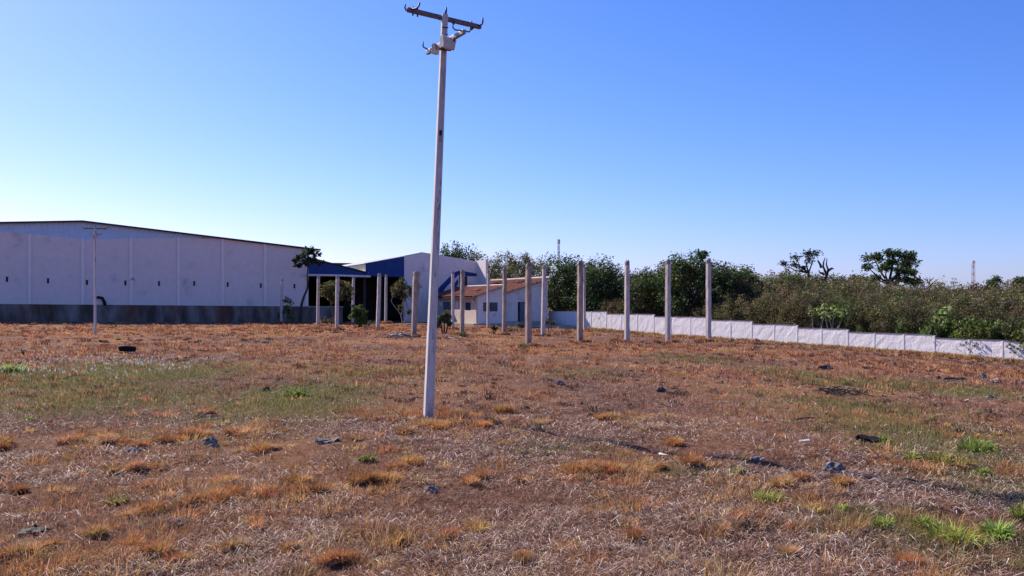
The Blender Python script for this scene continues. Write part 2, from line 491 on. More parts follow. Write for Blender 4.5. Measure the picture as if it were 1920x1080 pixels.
wh = thing('warehouse', 'long white warehouse with shallow gabled roof and dark stained plinth on the left', 'warehouse', FO, ROT)
RID = -19.7
def roof_z(t):
    return 8.72 - .095 * (t - RID) if t > RID else 8.72 - .06 * (RID - t)
def wall_top(t):
    v = 7.07 + (.051 * (t - RID) if t > RID else .085 * (RID - t))
    return min(v, roof_z(t) - .12)
posts = [-39.5, -35.6, -31.7, -27.75, -23.8, -19.7, -15.8, -11.8, -7.9, -4.0, 0.0]
def pl_top(t): return 1.09 - .0112 * t
for a, b_ in zip(posts[:-1], posts[1:]):
    ts = [a + .13, (a + b_) / 2, b_ - .13]
    if a < -8.2 < b_: ts = [a + .13, -8.2, b_ - .13]
    pts = [(ts[0], pl_top(ts[0])), (ts[-1], pl_top(ts[-1]))] + [(t, wall_top(t)) for t in reversed(ts)]
    MB().prism_y(pts, 0, .2).build('wall_panel', M_SHEDW, wh)
for t in posts:
    h = wall_top(t) + .03
    MB().hexa([(t - .13, -.14, pl_top(t)), (t + .13, -.14, pl_top(t)), (t + .13, .22, pl_top(t)), (t - .13, .22, pl_top(t))],
              [(t - .13, -.14, h), (t + .13, -.14, h), (t + .13, .22, h), (t - .13, .22, h)]).build('pilaster', M_PIL, wh, bevel=.015)
MB().prism_y([(-40, -1.4), (.13, -1.4), (.13, pl_top(0)), (-40, pl_top(-40))], -.18, .3).build('plinth', M_PLINTH, wh)
# gable cladding, ribbed sheet
m = MB()
t = -39.5
while t < -8.3:
    for (u0, u1, d) in ((0, .2, .10), (.2, .26, None), (.26, .36, .05), (.36, .42, None)):
        a, b_ = t + u0, t + u1
        if d is None:
            d0, d1 = (.10, .05) if u0 == .2 else (.05, .10)
        else: d0 = d1 = d
        za, zb = wall_top(a) - .05, wall_top(b_) - .05
        ra, rb = roof_z(a) - .06, roof_z(b_) - .06
        if ra - za > .03 and rb - zb > .03:
            m.poly([(a, d0, za), (b_, d1, zb), (b_, d1, rb), (a, d0, ra)])
    t += .42
m.build('gable_cladding', M_CLAD, wh, fix=False)
# roof
for (t0, t1) in ((-41, RID), (RID, 1.3)):
    z0, z1 = roof_z(t0), roof_z(t1)
    MB().hexa([(t0, -.3, z0 - .05), (t1, -.3, z1 - .05), (t1, 45, z1 - .05), (t0, 45, z0 - .05)],
              [(t0, -.3, z0), (t1, -.3, z1), (t1, 45, z1), (t0, 45, z0)]).build('roof_sheet', M_ROOFM, wh)
    MB().hexa([(t0, -.36, z0 - .12), (t1, -.36, z1 - .12), (t1, -.302, z1 - .12), (t0, -.302, z0 - .12)],
              [(t0, -.36, z0 + .03), (t1, -.36, z1 + .03), (t1, -.302, z1 + .03), (t0, -.302, z0 + .03)]).build('verge_trim', M_VERGE, wh)
MB().box(-.12, .1, .3, 44.5, -1, 6.6).build('side_wall', M_SHEDW, wh)
MB().box(-39.6, -39.4, .3, 44.5, -1, 7.3).build('side_wall', M_SHEDW, wh)
MB().box(-39.4, -.12, 44.2, 44.5, -1, 6.5).build('back_wall', M_SHEDW, wh)
for (px, py) in ((13, 524), (90, 527), (163, 530), (235, 531), (298, 532), (364, 532), (427, 534), (489, 536), (552, 537)):
    t = fpx(px); z = fz(t, py)
    s = MB().box(t - .08, t + .08, -.02, .05, z - .20, z + .20).build('vent_slot', M_DARK, wh)
    MB().box(t - .11, t + .11, -.05, -.018, z + .20, z + .24).build('hood', M_VERGE, s)
t = fpx(187); z = fz(t, 560)
MB().tube([(t - .4, -.12, z + .05), (t - .1, -.16, z + .12), (t + .2, -.16, z + .05), (t + .35, -.14, z - .25), (t + .42, -.12, z - .6)], [.09, .12, .13, .13, .14], 10).build('duct_elbow', M_BLACK, wh, True)
t = fpx(247); z = fz(t, 524)
MB().tube([(t, -.07, z - .1), (t, -.25, z + .08), (t + .1, -.4, z + .12), (t + .22, -.5, z - .1)], .03, 6).build('lamp_bracket', M_STEEL, wh)

# ------------------------------------------------------------------ open shed (centre)
sh = thing('open_shed', 'open-fronted shed with blue fascias and white gable wall beyond the pillars', 'shed', FO, ROT)
tv, tb, tp, te = fpx(685), fpx(757), fpx(790), fpx(893)
def sz(px, py): return fz(fpx(px), py)
SB = 26
zA0, zA1 = sz(577, 484), sz(685, 512.5)
zf = 4.15
# lower roof
MB().hexa([(.14, -.15, zA0), (tv + .3, -.15, zA1), (tv + .3, SB, zA1), (.14, SB, zA0)], [(.14, -.15, zA0 + .06), (tv + .3, -.15, zA1 + .06), (tv + .3, SB, zA1 + .06), (.14, SB, zA0 + .06)]).build('lower_roof', M_ROOFM, sh)
MB().prism_y([(.14, zf), (tv, zf), (tv, zA1 - .01), (.14, zA0 - .01)], -.12, -.02).build('blue_fascia', M_BLUE, sh)
MB().prism_y([(.12, zA0 + .0), (tv + .2, zA1 + .0), (tv + .2, zA1 + .13), (.12, zA0 + .13)], -.22, -.155).build('roof_trim', M_VERGE, sh)
# upper roof
zB0, zB1, zB2 = sz(685, 495), sz(790, 475), sz(893, 491)
MB().hexa([(tv - .2, -.2, zB0), (tp, -.2, zB1), (tp, SB, zB1), (tv - .2, SB, zB0)], [(tv - .2, -.2, zB0 + .06), (tp, -.2, zB1 + .06), (tp, SB, zB1 + .06), (tv - .2, SB, zB0 + .06)]).build('upper_roof', M_ROOFM, sh)
MB().hexa([(tp, .3, zB1), (te, .3, zB2 - .1), (te, SB, zB2 - .1), (tp, SB, zB1)], [(tp, .3, zB1 + .06), (te, .3, zB2 - .04), (te, SB, zB2 - .04), (tp, SB, zB1 + .06)]).build('upper_roof', M_ROOFM, sh)
zBm = zB0 + (zB1 - zB0) * (tb - tv) / (tp - tv)
MB().prism_y([(tv, zf), (tb, zf - .05), (tb, zBm - .01), (tv, zB0 - .01)], -.14, -.04).build('blue_fascia', M_BLUE, sh)
for k in range(8):
    y0 = k * 3.2 - .0
    MB().box(tv + .02, tv + .08, y0 + .02, y0 + 3.16, zA1 + .07, zB0 - .02).build('clerestory_sheet', M_GALV, sh)
# white gable wall with its right return
MB().prism_y([(tb, -1.2), (te, -1.2), (te, zB2 + .05), (tp, zB1 + .12), (tb, zBm + .1)], -.16, .25).build('gable_wall', M_WHITE, sh)
MB().box(te - .02, te + .24, -2.6, .26, -1.2, zB2 + .12).build('return_wall', M_WHITE, sh)
def decal(pts, name, m, d=-.166):
    MB().prism_y([(fpx(px), fz(fpx(px), py)) for px, py in pts], d - .008, d).build(name, m, sh)
decal([(812, 549), (850, 511), (858, 508), (866, 508), (866, 514), (858, 516), (836, 538), (828, 549)], 'painted_blue_mark', M_BLUE)
decal([(866, 508), (893, 513), (893, 518), (874, 518), (866, 514)], 'painted_blue_mark', M_BLUE)
decal([(838, 549), (858, 522), (858, 532), (848, 549)], 'painted_blue_mark', M_BLUE)
decal([(860, 515), (875, 518.5), (875, 536), (860, 536)], 'wall_opening', M_DARK, -.168)
# interior
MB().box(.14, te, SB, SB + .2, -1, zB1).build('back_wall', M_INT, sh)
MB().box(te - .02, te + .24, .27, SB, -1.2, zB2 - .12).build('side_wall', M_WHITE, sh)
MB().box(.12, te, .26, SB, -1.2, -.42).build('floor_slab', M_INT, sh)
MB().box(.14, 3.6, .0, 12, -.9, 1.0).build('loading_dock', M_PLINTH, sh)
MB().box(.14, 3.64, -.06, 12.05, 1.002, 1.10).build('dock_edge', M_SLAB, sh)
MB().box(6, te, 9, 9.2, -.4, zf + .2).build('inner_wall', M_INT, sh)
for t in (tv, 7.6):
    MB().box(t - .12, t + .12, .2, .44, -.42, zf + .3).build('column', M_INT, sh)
MB().tube([(-.5, -.42, zf + .02), (2.6, -.42, zf + .03), (6.3, -.42, zf - .04)], .11, 10).build('gutter_pipe', M_WHITE, sh, True)
for k in range(3):
    MB().tube([(.35 + k * .25, 6 + k * 2, 6.3 - k * .1), (4.5, 9 + k * 2.5, 4.9)], .018, 5).build('stay_wire', M_STEEL, sh)

# ------------------------------------------------------------------ house
HC = Vector((-3.27, 78, 0))
def hpx(px, s=0):
    k = (px - 960) / FPX
    c = HC + BX * s
    return (k * c.y - c.x) / (AX.x - k * AX.y)
def hz(t, py, s=0):
    Y = HC.y + t * AX.y + s * BX.y
    return EYE - (py - HOR) / FPX * Y
ho = thing('house', 'small beige and white house with sloping red clay tile roofs', 'house', HC, ROT)
tA = hpx(944)
sB = 1.0
tB = hpx(1027, sB)
zA = hz(0, 554); zAr = hz(tA, 536)
slA = (zAr - zA) / tA
zBl = hz(tA, 553, sB); zBr = hz(tB, 522, sB)
slB = (zBr - zBl) / (tB - tA)
LA = 11.5; LB = 14.5
# walls with real openings: strips round each window
def wall_x(t0, t1, z0, ztop, s, th, holes, m, parent, name):
    """gable wall along the local x; ztop(t) gives the sloping top"""
    cuts = sorted({t0, t1, *[h[0] for h in holes], *[h[1] for h in holes]})
    w_ = MB()
    for a, b_ in zip(cuts[:-1], cuts[1:]):
        hs = [h for h in holes if h[0] <= a + 1e-6 and h[1] >= b_ - 1e-6]
        if not hs:
            w_.prism_y([(a, z0), (b_, z0), (b_, ztop(b_)), (a, ztop(a))], s, s + th)
        else:
            h = hs[0]
            if h[2] > z0: w_.prism_y([(a, z0), (b_, z0), (b_, h[2]), (a, h[2])], s, s + th)
            w_.prism_y([(a, h[3]), (b_, h[3]), (b_, ztop(b_)), (a, ztop(a))], s, s + th)
    return w_.build(name, m, parent)
wA = (hpx(906), hpx(933), hz(1.3, 584), hz(1.3, 567))
wall_x(0.15, tA, -1.2, lambda t: zA + slA * t - .05, 0, .15, [wA], M_HWHITE, ho, 'gable_wall')
tmid = (wA[0] + wA[1]) / 2
for (a, b_) in ((wA[0], tmid - .02), (tmid + .02, wA[1])):
    wn = MB().box(a + .01, b_ - .01, .06, .10, wA[2] + .01, wA[3] - .01).build('window', M_GLASS, ho)
    fr = MB()
    fr.box(a + .0, a + .05, .03, .059, wA[2], wA[3]); fr.box(b_ - .05, b_, .03, .059, wA[2], wA[3])
    fr.box(a + .05, b_ - .05, .03, .059, wA[2], wA[2] + .05); fr.box(a + .05, b_ - .05, .03, .059, wA[3] - .05, wA[3])
    fr.box((a + b_) / 2 - .02, (a + b_) / 2 + .02, .03, .059, wA[2] + .05, wA[3] - .05)
    fr.build('frame', M_FRAME, wn)
dB = (hpx(971, sB), hpx(984, sB), hz(4, 603, sB), hz(4, 566, sB))
wall_x(tA, tB, -1.4, lambda t: zBl + slB * (t - tA) - .05, sB, .15, [dB], M_HWHITE, ho, 'gable_wall')
dr = MB().box(dB[0] + .25, dB[1] - .02, sB + .09, sB + .13, dB[2], dB[3] - .02).build('door', M_DOOR, ho)
MB().box(dB[0] + .32, dB[0] + .38, sB + .05, sB + .089, (dB[2] + dB[3]) / 2 - .06, (dB[2] + dB[3]) / 2 + .06).build('handle', M_STEEL, dr)
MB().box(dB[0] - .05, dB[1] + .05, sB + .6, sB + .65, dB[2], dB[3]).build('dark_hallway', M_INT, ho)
MB().box(tA - .16, tA - .003, .152, sB + 6, -1.2, zAr - .12).build('party_wall', M_HWHITE, ho)
# beige long wall (faces -x)
def lpx(px):
    """distance back along the long wall for photo column px"""
    k = (px - 960) / FPX
    return (k * HC.y - HC.x) / (BX.x - k * BX.y)
def lz(s, py):
    return EYE - (py - HOR) / FPX * (HC.y + s * BX.y)
holes = []
for (x0, x1, y0, y1) in ((872, 882.5, 567, 582), (831, 846, 566, 581), (813, 818, 567, 590)):
    s0, s1 = lpx(x1), lpx(x0)
    holes.append((s0, s1, lz((s0 + s1) / 2, y1), lz((s0 + s1) / 2, y0)))
holes.sort()
wl = MB()
ztop = zA - .06
cuts = sorted({0, LA, *[h[0] for h in holes], *[h[1] for h in holes]})
for a, b_ in zip(cuts[:-1], cuts[1:]):
    hs = [h for h in holes if h[0] <= a + 1e-6 and h[1] >= b_ - 1e-6]
    if hs:
        wl.box(0, .148, a, b_, -1.2, hs[0][2]); wl.box(0, .148, a, b_, hs[0][3], ztop)
    else:
        wl.box(0, .148, a, b_, -1.2, ztop)
wl.build('long_wall', M_BEIGE, ho)
for h in holes:
    wn = MB().box(.07, .11, h[0] + .01, h[1] - .01, h[2] + .01, h[3] - .01).build('window', M_GLASS, ho)
    fr = MB()
    fr.box(.03, .069, h[0], h[0] + .05, h[2], h[3]); fr.box(.03, .069, h[1] - .05, h[1], h[2], h[3])
    fr.box(.03, .069, h[0] + .05, h[1] - .05, h[2], h[2] + .05); fr.box(.03, .069, h[0] + .05, h[1] - .05, h[3] - .05, h[3])
    fr.box(.03, .069, (h[0] + h[1]) / 2 - .02, (h[0] + h[1]) / 2 + .02, h[2] + .05, h[3] - .05)
    fr.build('frame', M_FRAME, wn)
for (x0, x1, y0, y1) in ((823, 829.5, 565, 573), (854, 858.5, 565, 577), (792, 797, 565, 570)):
    s0, s1 = lpx(x1), lpx(x0); sm = (s0 + s1) / 2
    MB().box(-.02, -.003, s0, s1, lz(sm, y1), lz(sm, y0)).build('wall_notice', M_SIGN, ho)
# tiled roofs: rows of barrel tiles running down the slope
def tile_roof(name, t0, z0, t1, z1, s0, s1, parent):
    n = int((s1 - s0) / .105); ncourse = max(4, int((t1 - t0) / .38))
    ys = np.linspace(s0, s1, n + 1)
    rows = []
    for c in range(ncourse):
        for e in (0.0, 1.0):
            u = (c + e) / ncourse
            rows.append((t0 + (t1 - t0) * u, z0 + (z1 - z0) * u + (.03 if e == 0 else -.02)))
    V = []; F = []
    jit = rng.normal(0, .008, (len(rows), n + 1))
    for k, (tt, zz) in enumerate(rows):
        for j, y in enumerate(ys):
            sag = -.05 * math.sin(math.pi * (y - s0) / (s1 - s0)) * math.sin(math.pi * (tt - t0) / (t1 - t0))
            V.append((tt, y, zz + (.055 if j % 2 else 0) + jit[k, j] + sag))
    for k in range(len(rows) - 1):
        for j in range(n):
            a = k * (n + 1) + j
            F.append((a, a + 1, a + n + 2, a + n + 1))
    mm = MB(); mm.v = V; mm.f = F
    ob = mm.build(name, M_TILE, parent, fix=False)
    # closed underside
    MB().hexa([(t0 + .05, s0 + .03, z0 - .13), (t1 - .02, s0 + .03, z1 - .13), (t1 - .02, s1, z1 - .13), (t0 + .05, s1, z0 - .13)],
              [(t0 + .05, s0 + .03, z0 - .06), (t1 - .02, s0 + .03, z1 - .06), (t1 - .02, s1, z1 - .06), (t0 + .05, s1, z0 - .06)]).build('roof_boards', M_INT, parent)
    return ob
rA = tile_roof('tile_roof', -.55, zA - .55 * slA + .08, tA + .05, zAr + .08, -.3, LA, ho)
rB = tile_roof('tile_roof', tA - .3, zBl - .3 * slB + .08, tB + .1, zBr + .08, sB - .35, LB, ho)
MB().bar((tA + .06, -.34, zAr + .10), (tA + .06, LA - .4, zAr + .10), .26, .13).build('ridge_cap', M_CAP, rA, bevel=.03)
MB().bar((tB + .1, sB - .4, zBr + .12), (tB + .1, LB, zBr + .12), .28, .15).build('ridge_cap', M_CAP, rB, bevel=.03)
def barge(t0, z0, t1, z1, s, parent):
    MB().prism_y([(t0, z0 - .16), (t1, z1 - .16), (t1, z1 + .0), (t0, z0 + .0)], s - .05, s - .005).build('barge_board', M_CONCB, parent)
barge(-.5, zA - .5 * slA + .08, tA, zAr + .06, -.3, rA)
barge(tA - .25, zBl - .25 * slB + .08, tB + .05, zBr + .06, sB - .35, rB)
# slipped tiles round holes in the roof
def loose(parent, t, s, zf_, n, dark):
    d = MB().hexa([(t - .22, s - .45, zf_(t - .22) + .075), (t + .22, s - .45, zf_(t + .22) + .075), (t + .22, s + .45, zf_(t + .22) + .075), (t - .22, s + .45, zf_(t - .22) + .075)],
                  [(t - .2, s - .42, zf_(t - .2) + .085), (t + .2, s - .42, zf_(t + .2) + .085), (t + .2, s + .42, zf_(t + .2) + .085), (t - .2, s + .42, zf_(t - .2) + .085)])
    if dark: d.build('roof_hole', M_DARK, parent)
    for k in range(n):
        tt = t + random.uniform(-.5, .5); ss = s + random.uniform(-.7, .7); a = random.uniform(0, 3.1)
        p = Vector((tt, ss, zf_(tt) + .12)); q = p + Vector((math.cos(a), math.sin(a), random.uniform(-.1, .25))) * .38
        MB().bar(p, q, .16, .05).build('tile', M_TILE, parent)
loose(rA, .1, 5.2, lambda t: zA + slA * t + .06, 7, True)
loose(rB, tB - 1.3, 4.2, lambda t: zBl + slB * (t - tA) + .06, 7, True)
loose(rB, tB - 1.6, 9.0, lambda t: zBl + slB * (t - tA) + .06, 5, False)
loose(rA, 1.4, 2.6, lambda t: zA + slA * t + .06, 4, False)
MB().tube([(-.12, .9, zA - .2), (-.12, .35, zA - .65)], .05, 8).build('rain_pipe', M_PIL, ho)
MB().hexa([(-.5, -.55, -1.1), (tA + .2, -.55, -1.1), (tA + .2, LA, -1.1), (-.5, LA, -1.1)], [(-.5, -.55, -.42), (tA + .2, -.55, -.44), (tA + .2, LA, -.40), (-.5, LA, -.40)]).build('apron_slab', M_SLAB, ho)
MB().box(tA - .6, tB + .6, -3.2, sB + .1, -1.6, -.62).build('apron_slab', M_SLAB, ho)
MB().box(tA + .2, tB + .3, -.2, sB + .15, -1.5, -.30).build('step_slab', M_SLAB, ho)

# ------------------------------------------------------------------ boundary wall (right)
WP1 = Vector((8.36, 76, 0)); WP2 = Vector((26.45, 46, 0))
def wline(px):
    k = (px - 960) / FPX
    d = WP2 - WP1
    u = (k * WP1.y - WP1.x) / (d.x - k * d.y)
    return WP1 + d * u
wxs = [1029, 1047, 1063, 1085, 1108.5, 1136.7, 1165, 1195, 1226, 1258, 1294.5, 1332, 1369.6, 1409.4, 1451.6, 1494.6, 1540.2, 1589.3, 1639.2, 1694.4, 1751.7, 1816.7, 1879.3, 1945, 2020, 2100]
RUNS = [(1000, 1136.7, 583.3, 584.2), (1136.7, 1226, 588.5, 589.4), (1226, 1332, 593.6, 595), (1332, 1409.4, 600.3, 602), (1409.4, 1494.6, 607.6, 609.7),
        (1494.6, 1589.3, 614.8, 617.6), (1589.3, 1751.7, 622.8, 628.3), (1751.7, 1900, 634, 639.5), (1900, 2120, 645, 653)]
def wrow(px, side):
    """photo row of the wall top at px, just right (1) or left (-1) of a post"""
    q = px + side * .5
    for a, b_, r0, r1 in RUNS:
        if a <= q <= b_: return r0 + (r1 - r0) * (px - a) / (b_ - a)
    return RUNS[-1][3]
bw = thing('boundary_wall', 'stepped whitewashed precast boundary wall running along the right side of the field', 'wall')
wdir = (WP2 - WP1).normalized(); wn = Vector((-wdir.y, wdir.x, 0))
if wn.dot(Vector((0, -1, 0))) < 0: wn = -wn
for i in range(len(wxs) - 1):
    p = wline(wxs[i]); q = wline(wxs[i + 1])
    z1 = EYE - (wrow(wxs[i], 1) - HOR) / FPX * p.y
    z2 = EYE - (wrow(wxs[i + 1], -1) - HOR) / FPX * q.y
    zb = min(gz(p.x, p.y), gz(q.x, q.y)) - .35
    # a bowed, hand-set panel: a little grid, uneven face
    nx, nz = 7, 6
    V = []; F = []
    for k in range(nz + 1):
        for j in range(nx + 1):
            u = j / nx; v = k / nz
            c = p.lerp(q, .03 + .94 * u)
            top = z1 + (z2 - z1) * u + random.uniform(-.012, .012) * (k == nz)
            z = zb + (top - zb) * v
            off = .012 + random.uniform(-.008, .008)
            V.append(tuple(c + wn * off + Vector((0, 0, z))))
    n0 = len(V)
    for k in range(nz + 1):
        for j in range(nx + 1):
            x, y, z = V[k * (nx + 1) + j]
            V.append(tuple(Vector((x, y, z)) - wn * .08))
    for k in range(nz):
        for j in range(nx):
            a = k * (nx + 1) + j
            F.append((a, a + 1, a + nx + 2, a + nx + 1)); F.append((n0 + a + nx + 1, n0 + a + nx + 2, n0 + a + 1, n0 + a))
    tp_ = nz * (nx + 1)
    for j in range(nx): F.append((tp_ + j, tp_ + j + 1, n0 + tp_ + j + 1, n0 + tp_ + j))
    for k in range(nz):
        a = k * (nx + 1); F.append((a + nx + 1, n0 + a + nx + 1, n0 + a, a))
        a += nx; F.append((a, n0 + a, n0 + a + nx + 1, a + nx + 1))
    mm = MB(); mm.v = V; mm.f = F
    pn = mm.build('wall_panel', M_BWALL, bw, smooth=False)
    a3 = p.lerp(q, .02) + Vector((0, 0, z1 + .014)) - wn * .02; b3 = p.lerp(q, .98) + Vector((0, 0, z2 + .014)) - wn * .02
    MB().bar(a3, b3, .115, .03).build('mossy_coping', M_BCAP, pn)
    # post at p
    up = max(z1, EYE - (wrow(wxs[i], -1) - HOR) / FPX * p.y) - .012
    c = p
    MB().hexa([c + wdir * sx * .06 + wn * sy + Vector((0, 0, zb - .1)) for sx, sy in ((-1, .030), (1, .030), (1, -.10), (-1, -.10))],
              [c + wdir * sx * .06 + wn * sy + Vector((0, 0, up)) for sx, sy in ((-1, .030), (1, .030), (1, -.10), (-1, -.10))]).build('wall_post', M_BPOST, bw, bevel=.012)

# ------------------------------------------------------------------ concrete pillars
PIL = [  # base px, base py, top px, top py, width m, brown?, label
    (527, 607, 529, 523, .22, 0, 'leftmost concrete pillar, beside a small yellow-green shrub at the warehouse plinth'),
    (596, 611, 597, 518, .23, 0, 'concrete pillar second from the left, standing under the left half of the white gutter pipe'),
    (631, 619, 633, 517, .22, 0, 'tall concrete pillar in front of the round tree crown before the dark shed'),
    (661, 609, 663, 518, .22, 0, 'concrete pillar partly hidden by the domed green bush, right of the round tree crown'),
    (708, 618, 711.5, 513, .24, 0, 'nearer of the two close-set concrete pillars before the blue fascia'),
    (723, 607, 724, 515, .22, 0, 'farther of the two close-set concrete pillars before the blue fascia'),
    (775, 631, 781, 510, .36, 1, 'thick leaning concrete pillar with chipped round top just left of the power pole'),
    (849, 618, 849, 508, .20, 0, 'slim pale concrete pillar just right of the power pole, before the blue wall mark'),
    (866, 627, 867.5, 507, .24, 1, 'rough brown concrete pillar before the corner windows of the beige house'),
    (915, 616, 915.5, 507, .20, 0, 'concrete pillar before the double window of the house gable'),
    (945, 628, 946.5, 502, .23, 1, 'concrete pillar before the inner corner of the house gables'),
    (990.5, 650, 991, 495, .23, 1, 'big dark-sided concrete pillar with grass at its foot, right of the house door'),
    (1017.5, 630, 1020.5, 498, .22, 0, 'slightly leaning concrete pillar at the right end of the house roof'),
    (1096, 622, 1095, 496.5, .20, 0, 'pale concrete pillar almost hidden behind another one beside the green trees'),
    (1087, 642, 1088.5, 489.5, .25, 1, 'fourth concrete pillar from the right, near one of two standing almost in line'),
    (1175.5, 642, 1176, 489, .22, 0, 'third concrete pillar from the right before the white wall'),
    (1252, 642, 1253, 487, .22, 0, 'second concrete pillar from the right before the white wall'),
    (1328.5, 641, 1328.5, 486, .23, 0, 'rightmost concrete pillar, before the white wall'),
]
pil_pos = []
for (bx, by, tx, ty, wd, br, lab) in PIL:
    b_ = on_ground(bx, by)
    tpos = P(tx, b_.y, ty)
    pil_pos.append(b_)
    h = tpos.z - b_.z
    t = thing('concrete_post', lab, 'post', b_, 0, 'bare concrete pillars standing in the field')
    rot = ROT + R(random.uniform(-5, 5))
    ca, sa = math.cos(rot), math.sin(rot)
    lean = Vector((tpos.x - b_.x, random.uniform(-.03, .03), 0))
    nseg = 14
    V = []; F = []
    ch = .16
    sec = [(-1, -1 + ch), (-1 + ch, -1), (1 - ch, -1), (1, -1 + ch), (1, 1 - ch), (1 - ch, 1), (-1 + ch, 1), (-1, 1 - ch)]
    for k in range(nseg + 1):
        u = k / nseg
        wv = wd / 2 * (1.0 - .06 * u) * random.uniform(.965, 1.02)
        if wd > .3: wv *= (.62 + .42 * u)
        if k == nseg: wv *= .86
        oo = Vector((random.uniform(-.007, .007), random.uniform(-.007, .007), 0))
        for (sx, sy) in sec:
            jx = sx * wv * random.uniform(.97, 1.02); jy = sy * wv * random.uniform(.97, 1.02)
            z = -.4 + (h + .4) * u + (random.uniform(-.05, .03) if k == nseg else 0)
            V.append((jx * ca - jy * sa + lean.x * u + oo.x, jx * sa + jy * ca + lean.y * u + oo.y, z))
    for k in range(nseg):
        for j in range(8):
            a = k * 8 + j; b2 = k * 8 + (j + 1) % 8
            F.append((a, b2, b2 + 8, a + 8))
    F.append(tuple(range(nseg * 8, nseg * 8 + 8)))
    mm = MB(); mm.v = V; mm.f = F
    mm.build('shaft', M_CONCB if br else M_CONC, t)
    mm = MB()
    hh = h - .09
    mm.tube([(lean.x, lean.y, hh - .12), (lean.x, lean.y, hh + .01), (lean.x, lean.y, hh + .10 + random.uniform(0, .02))], [wd * .55, wd * .56, wd * .34], 8)
    mm.build('weathered_cap', M_CONCB, t)
    for k in range(random.choice((1, 2, 2))):
        ox, oy = random.uniform(-.07, .07), random.uniform(-.07, .07)
        MB().tube([(lean.x + ox, lean.y + oy, h - .1), (lean.x + ox * 1.3, lean.y + oy, h + random.uniform(.04, .12))], .008, 5).build('rebar', M_STEEL, t)

# ------------------------------------------------------------------ power poles
YP = 12.0
base = P(803, YP, 785); base.z = gz(base.x, YP)
pole = thing('power_pole', 'tall leaning concrete power pole with crossarms and meter boxes in the foreground field', 'utility pole', base)
top = P(834, YP, 27) - base
H = top.z
def pa(z):                       # axis of the leaning shaft
    return Vector((top.x * z / H, 0, z))
rotp = R(17)
cp, sp_ = math.cos(rotp), math.sin(rotp)
V = []; F = []
zs = [-.5, 0.0, .6, 1.2, 1.245, 1.25, 1.8, 2.4, 3.0, 3.45, 3.6, 4.1, 4.6, 5.1, 5.5, H - .015, H]
for k, z in enumerate(zs):
    u = max(0, z) / H
    hx = (.060 - .021 * u) * (1.035 if z < 1.24 else 1.0)      # half width of the visible face
    hy = .080 - .028 * u
    g = 0.004 if z < 3.5 else (.022 if z > 3.58 else .012)
    if z >= H - .001: hx *= .9; hy *= .9
    fl = hx * .36
    e = .010
    sec = [(-hx, -hy + e), (-hx + e, -hy), (-hx + fl, -hy), (-hx + fl + g * .6, -hy + g), (hx - fl - g * .6, -hy + g), (hx - fl, -hy), (hx - e, -hy), (hx, -hy + e),
           (hx, hy - e), (hx - e, hy), (hx - fl, hy), (hx - fl - g * .6, hy - g), (-hx + fl + g * .6, hy - g), (-hx + fl, hy), (-hx + e, hy), (-hx, hy - e)]
    c = pa(z)
    for (sx, sy) in sec:
        V.append((sx * cp - sy * sp_ + c.x, sx * sp_ + sy * cp + c.y, z))
n = 16
for k in range(len(zs) - 1):
    for j in range(n):
        a = k * n + j; b2 = k * n + (j + 1) % n
        F.append((a, b2, b2 + n, a + n))
F.append(tuple((len(zs) - 1) * n + j for j in range(n)))
mm = MB(); mm.v = V; mm.f = F
shaft = mm.build('shaft', M_POLE, pole)
def poleface(x, d, z):           # local: x across the front face, d outward from the axis
    c = pa(z)
    return Vector((x * cp + d * sp_ + c.x, x * sp_ - d * cp + c.y, z))
def fbox(name, m, x0, x1, d0, d1, z0, z1, parent):
    return MB().hexa([poleface(x0, d0, z0), poleface(x1, d0, z0), poleface(x1, d1, z0), poleface(x0, d1, z0)],
                     [poleface(x0, d0, z1), poleface(x1, d0, z1), poleface(x1, d1, z1), poleface(x0, d1, z1)]).build(name, m, parent)
zh = 1.65 + (HOR - 248) * YP / FPX - base.z
fbox('through_hole', M_DARK, -.020, .016, .034, .050, zh - .05, zh + .02, shaft)
fbox('rust_patch', M_CONCB, -.024, .020, .034, .0475, zh - .14, zh - .055, shaft)
# painted-over cracks: shallow dark chips running up the front
for k in range(26):
    z = random.choice([random.uniform(.9, 1.2), random.uniform(1.9, 3.4), random.uniform(2.2, 3.3)])
    u = z / H; hy = .080 - .028 * u
    x = random.gauss(.012, .012); hgt = random.uniform(.02, .10); ww = random.uniform(.003, .007)
    fbox('crack', M_CONCB, x - ww, x + ww, hy - .0055, hy - .0015, z, z + hgt, shaft)
# upper crossarm
def L(px, Y, py): return P(px, Y, py) - base
armA = L(764, 11.67, 18); armB = L(901, 12.47, 51)
arm = MB().bar(armA, armB, .055, .06).build('crossarm', M_WOODARM, pole, bevel=.006)
ad = (armB - armA)
def on_arm(u, dz=0): return armA + ad * u + Vector((0, 0, dz))
def hook(pts, r, parent, name='insulator_hook', m=M_STEEL):
    MB().tube(pts, r, 7).build(name, m, parent, True)
def pxs(lst): return [L(x, y_, py) for x, y_, py in lst]
hook(pxs([(766, 11.68, 19), (761, 11.66, 19), (759, 11.62, 14), (760, 11.62, 8)]), .011, arm)
hook(pxs([(770, 11.70, 17), (781, 11.64, 16), (785, 11.62, 12), (787, 11.62, 5)]), .013, arm)
hook(pxs([(896, 12.42, 49), (904, 12.40, 45), (905.5, 12.38, 40), (904.5, 12.38, 33)]), .013, arm)
hook(pxs([(888, 12.40, 46), (888, 12.40, 52), (884, 12.38, 56)]), .012, arm, 'bolt')
hook(pxs([(850, 12.15, 40), (850, 12.12, 45)]), .018, arm, 'bolt')
hook(pxs([(823, 11.95, 33), (824, 11.9, 37)]), .008, arm, 'bolt')
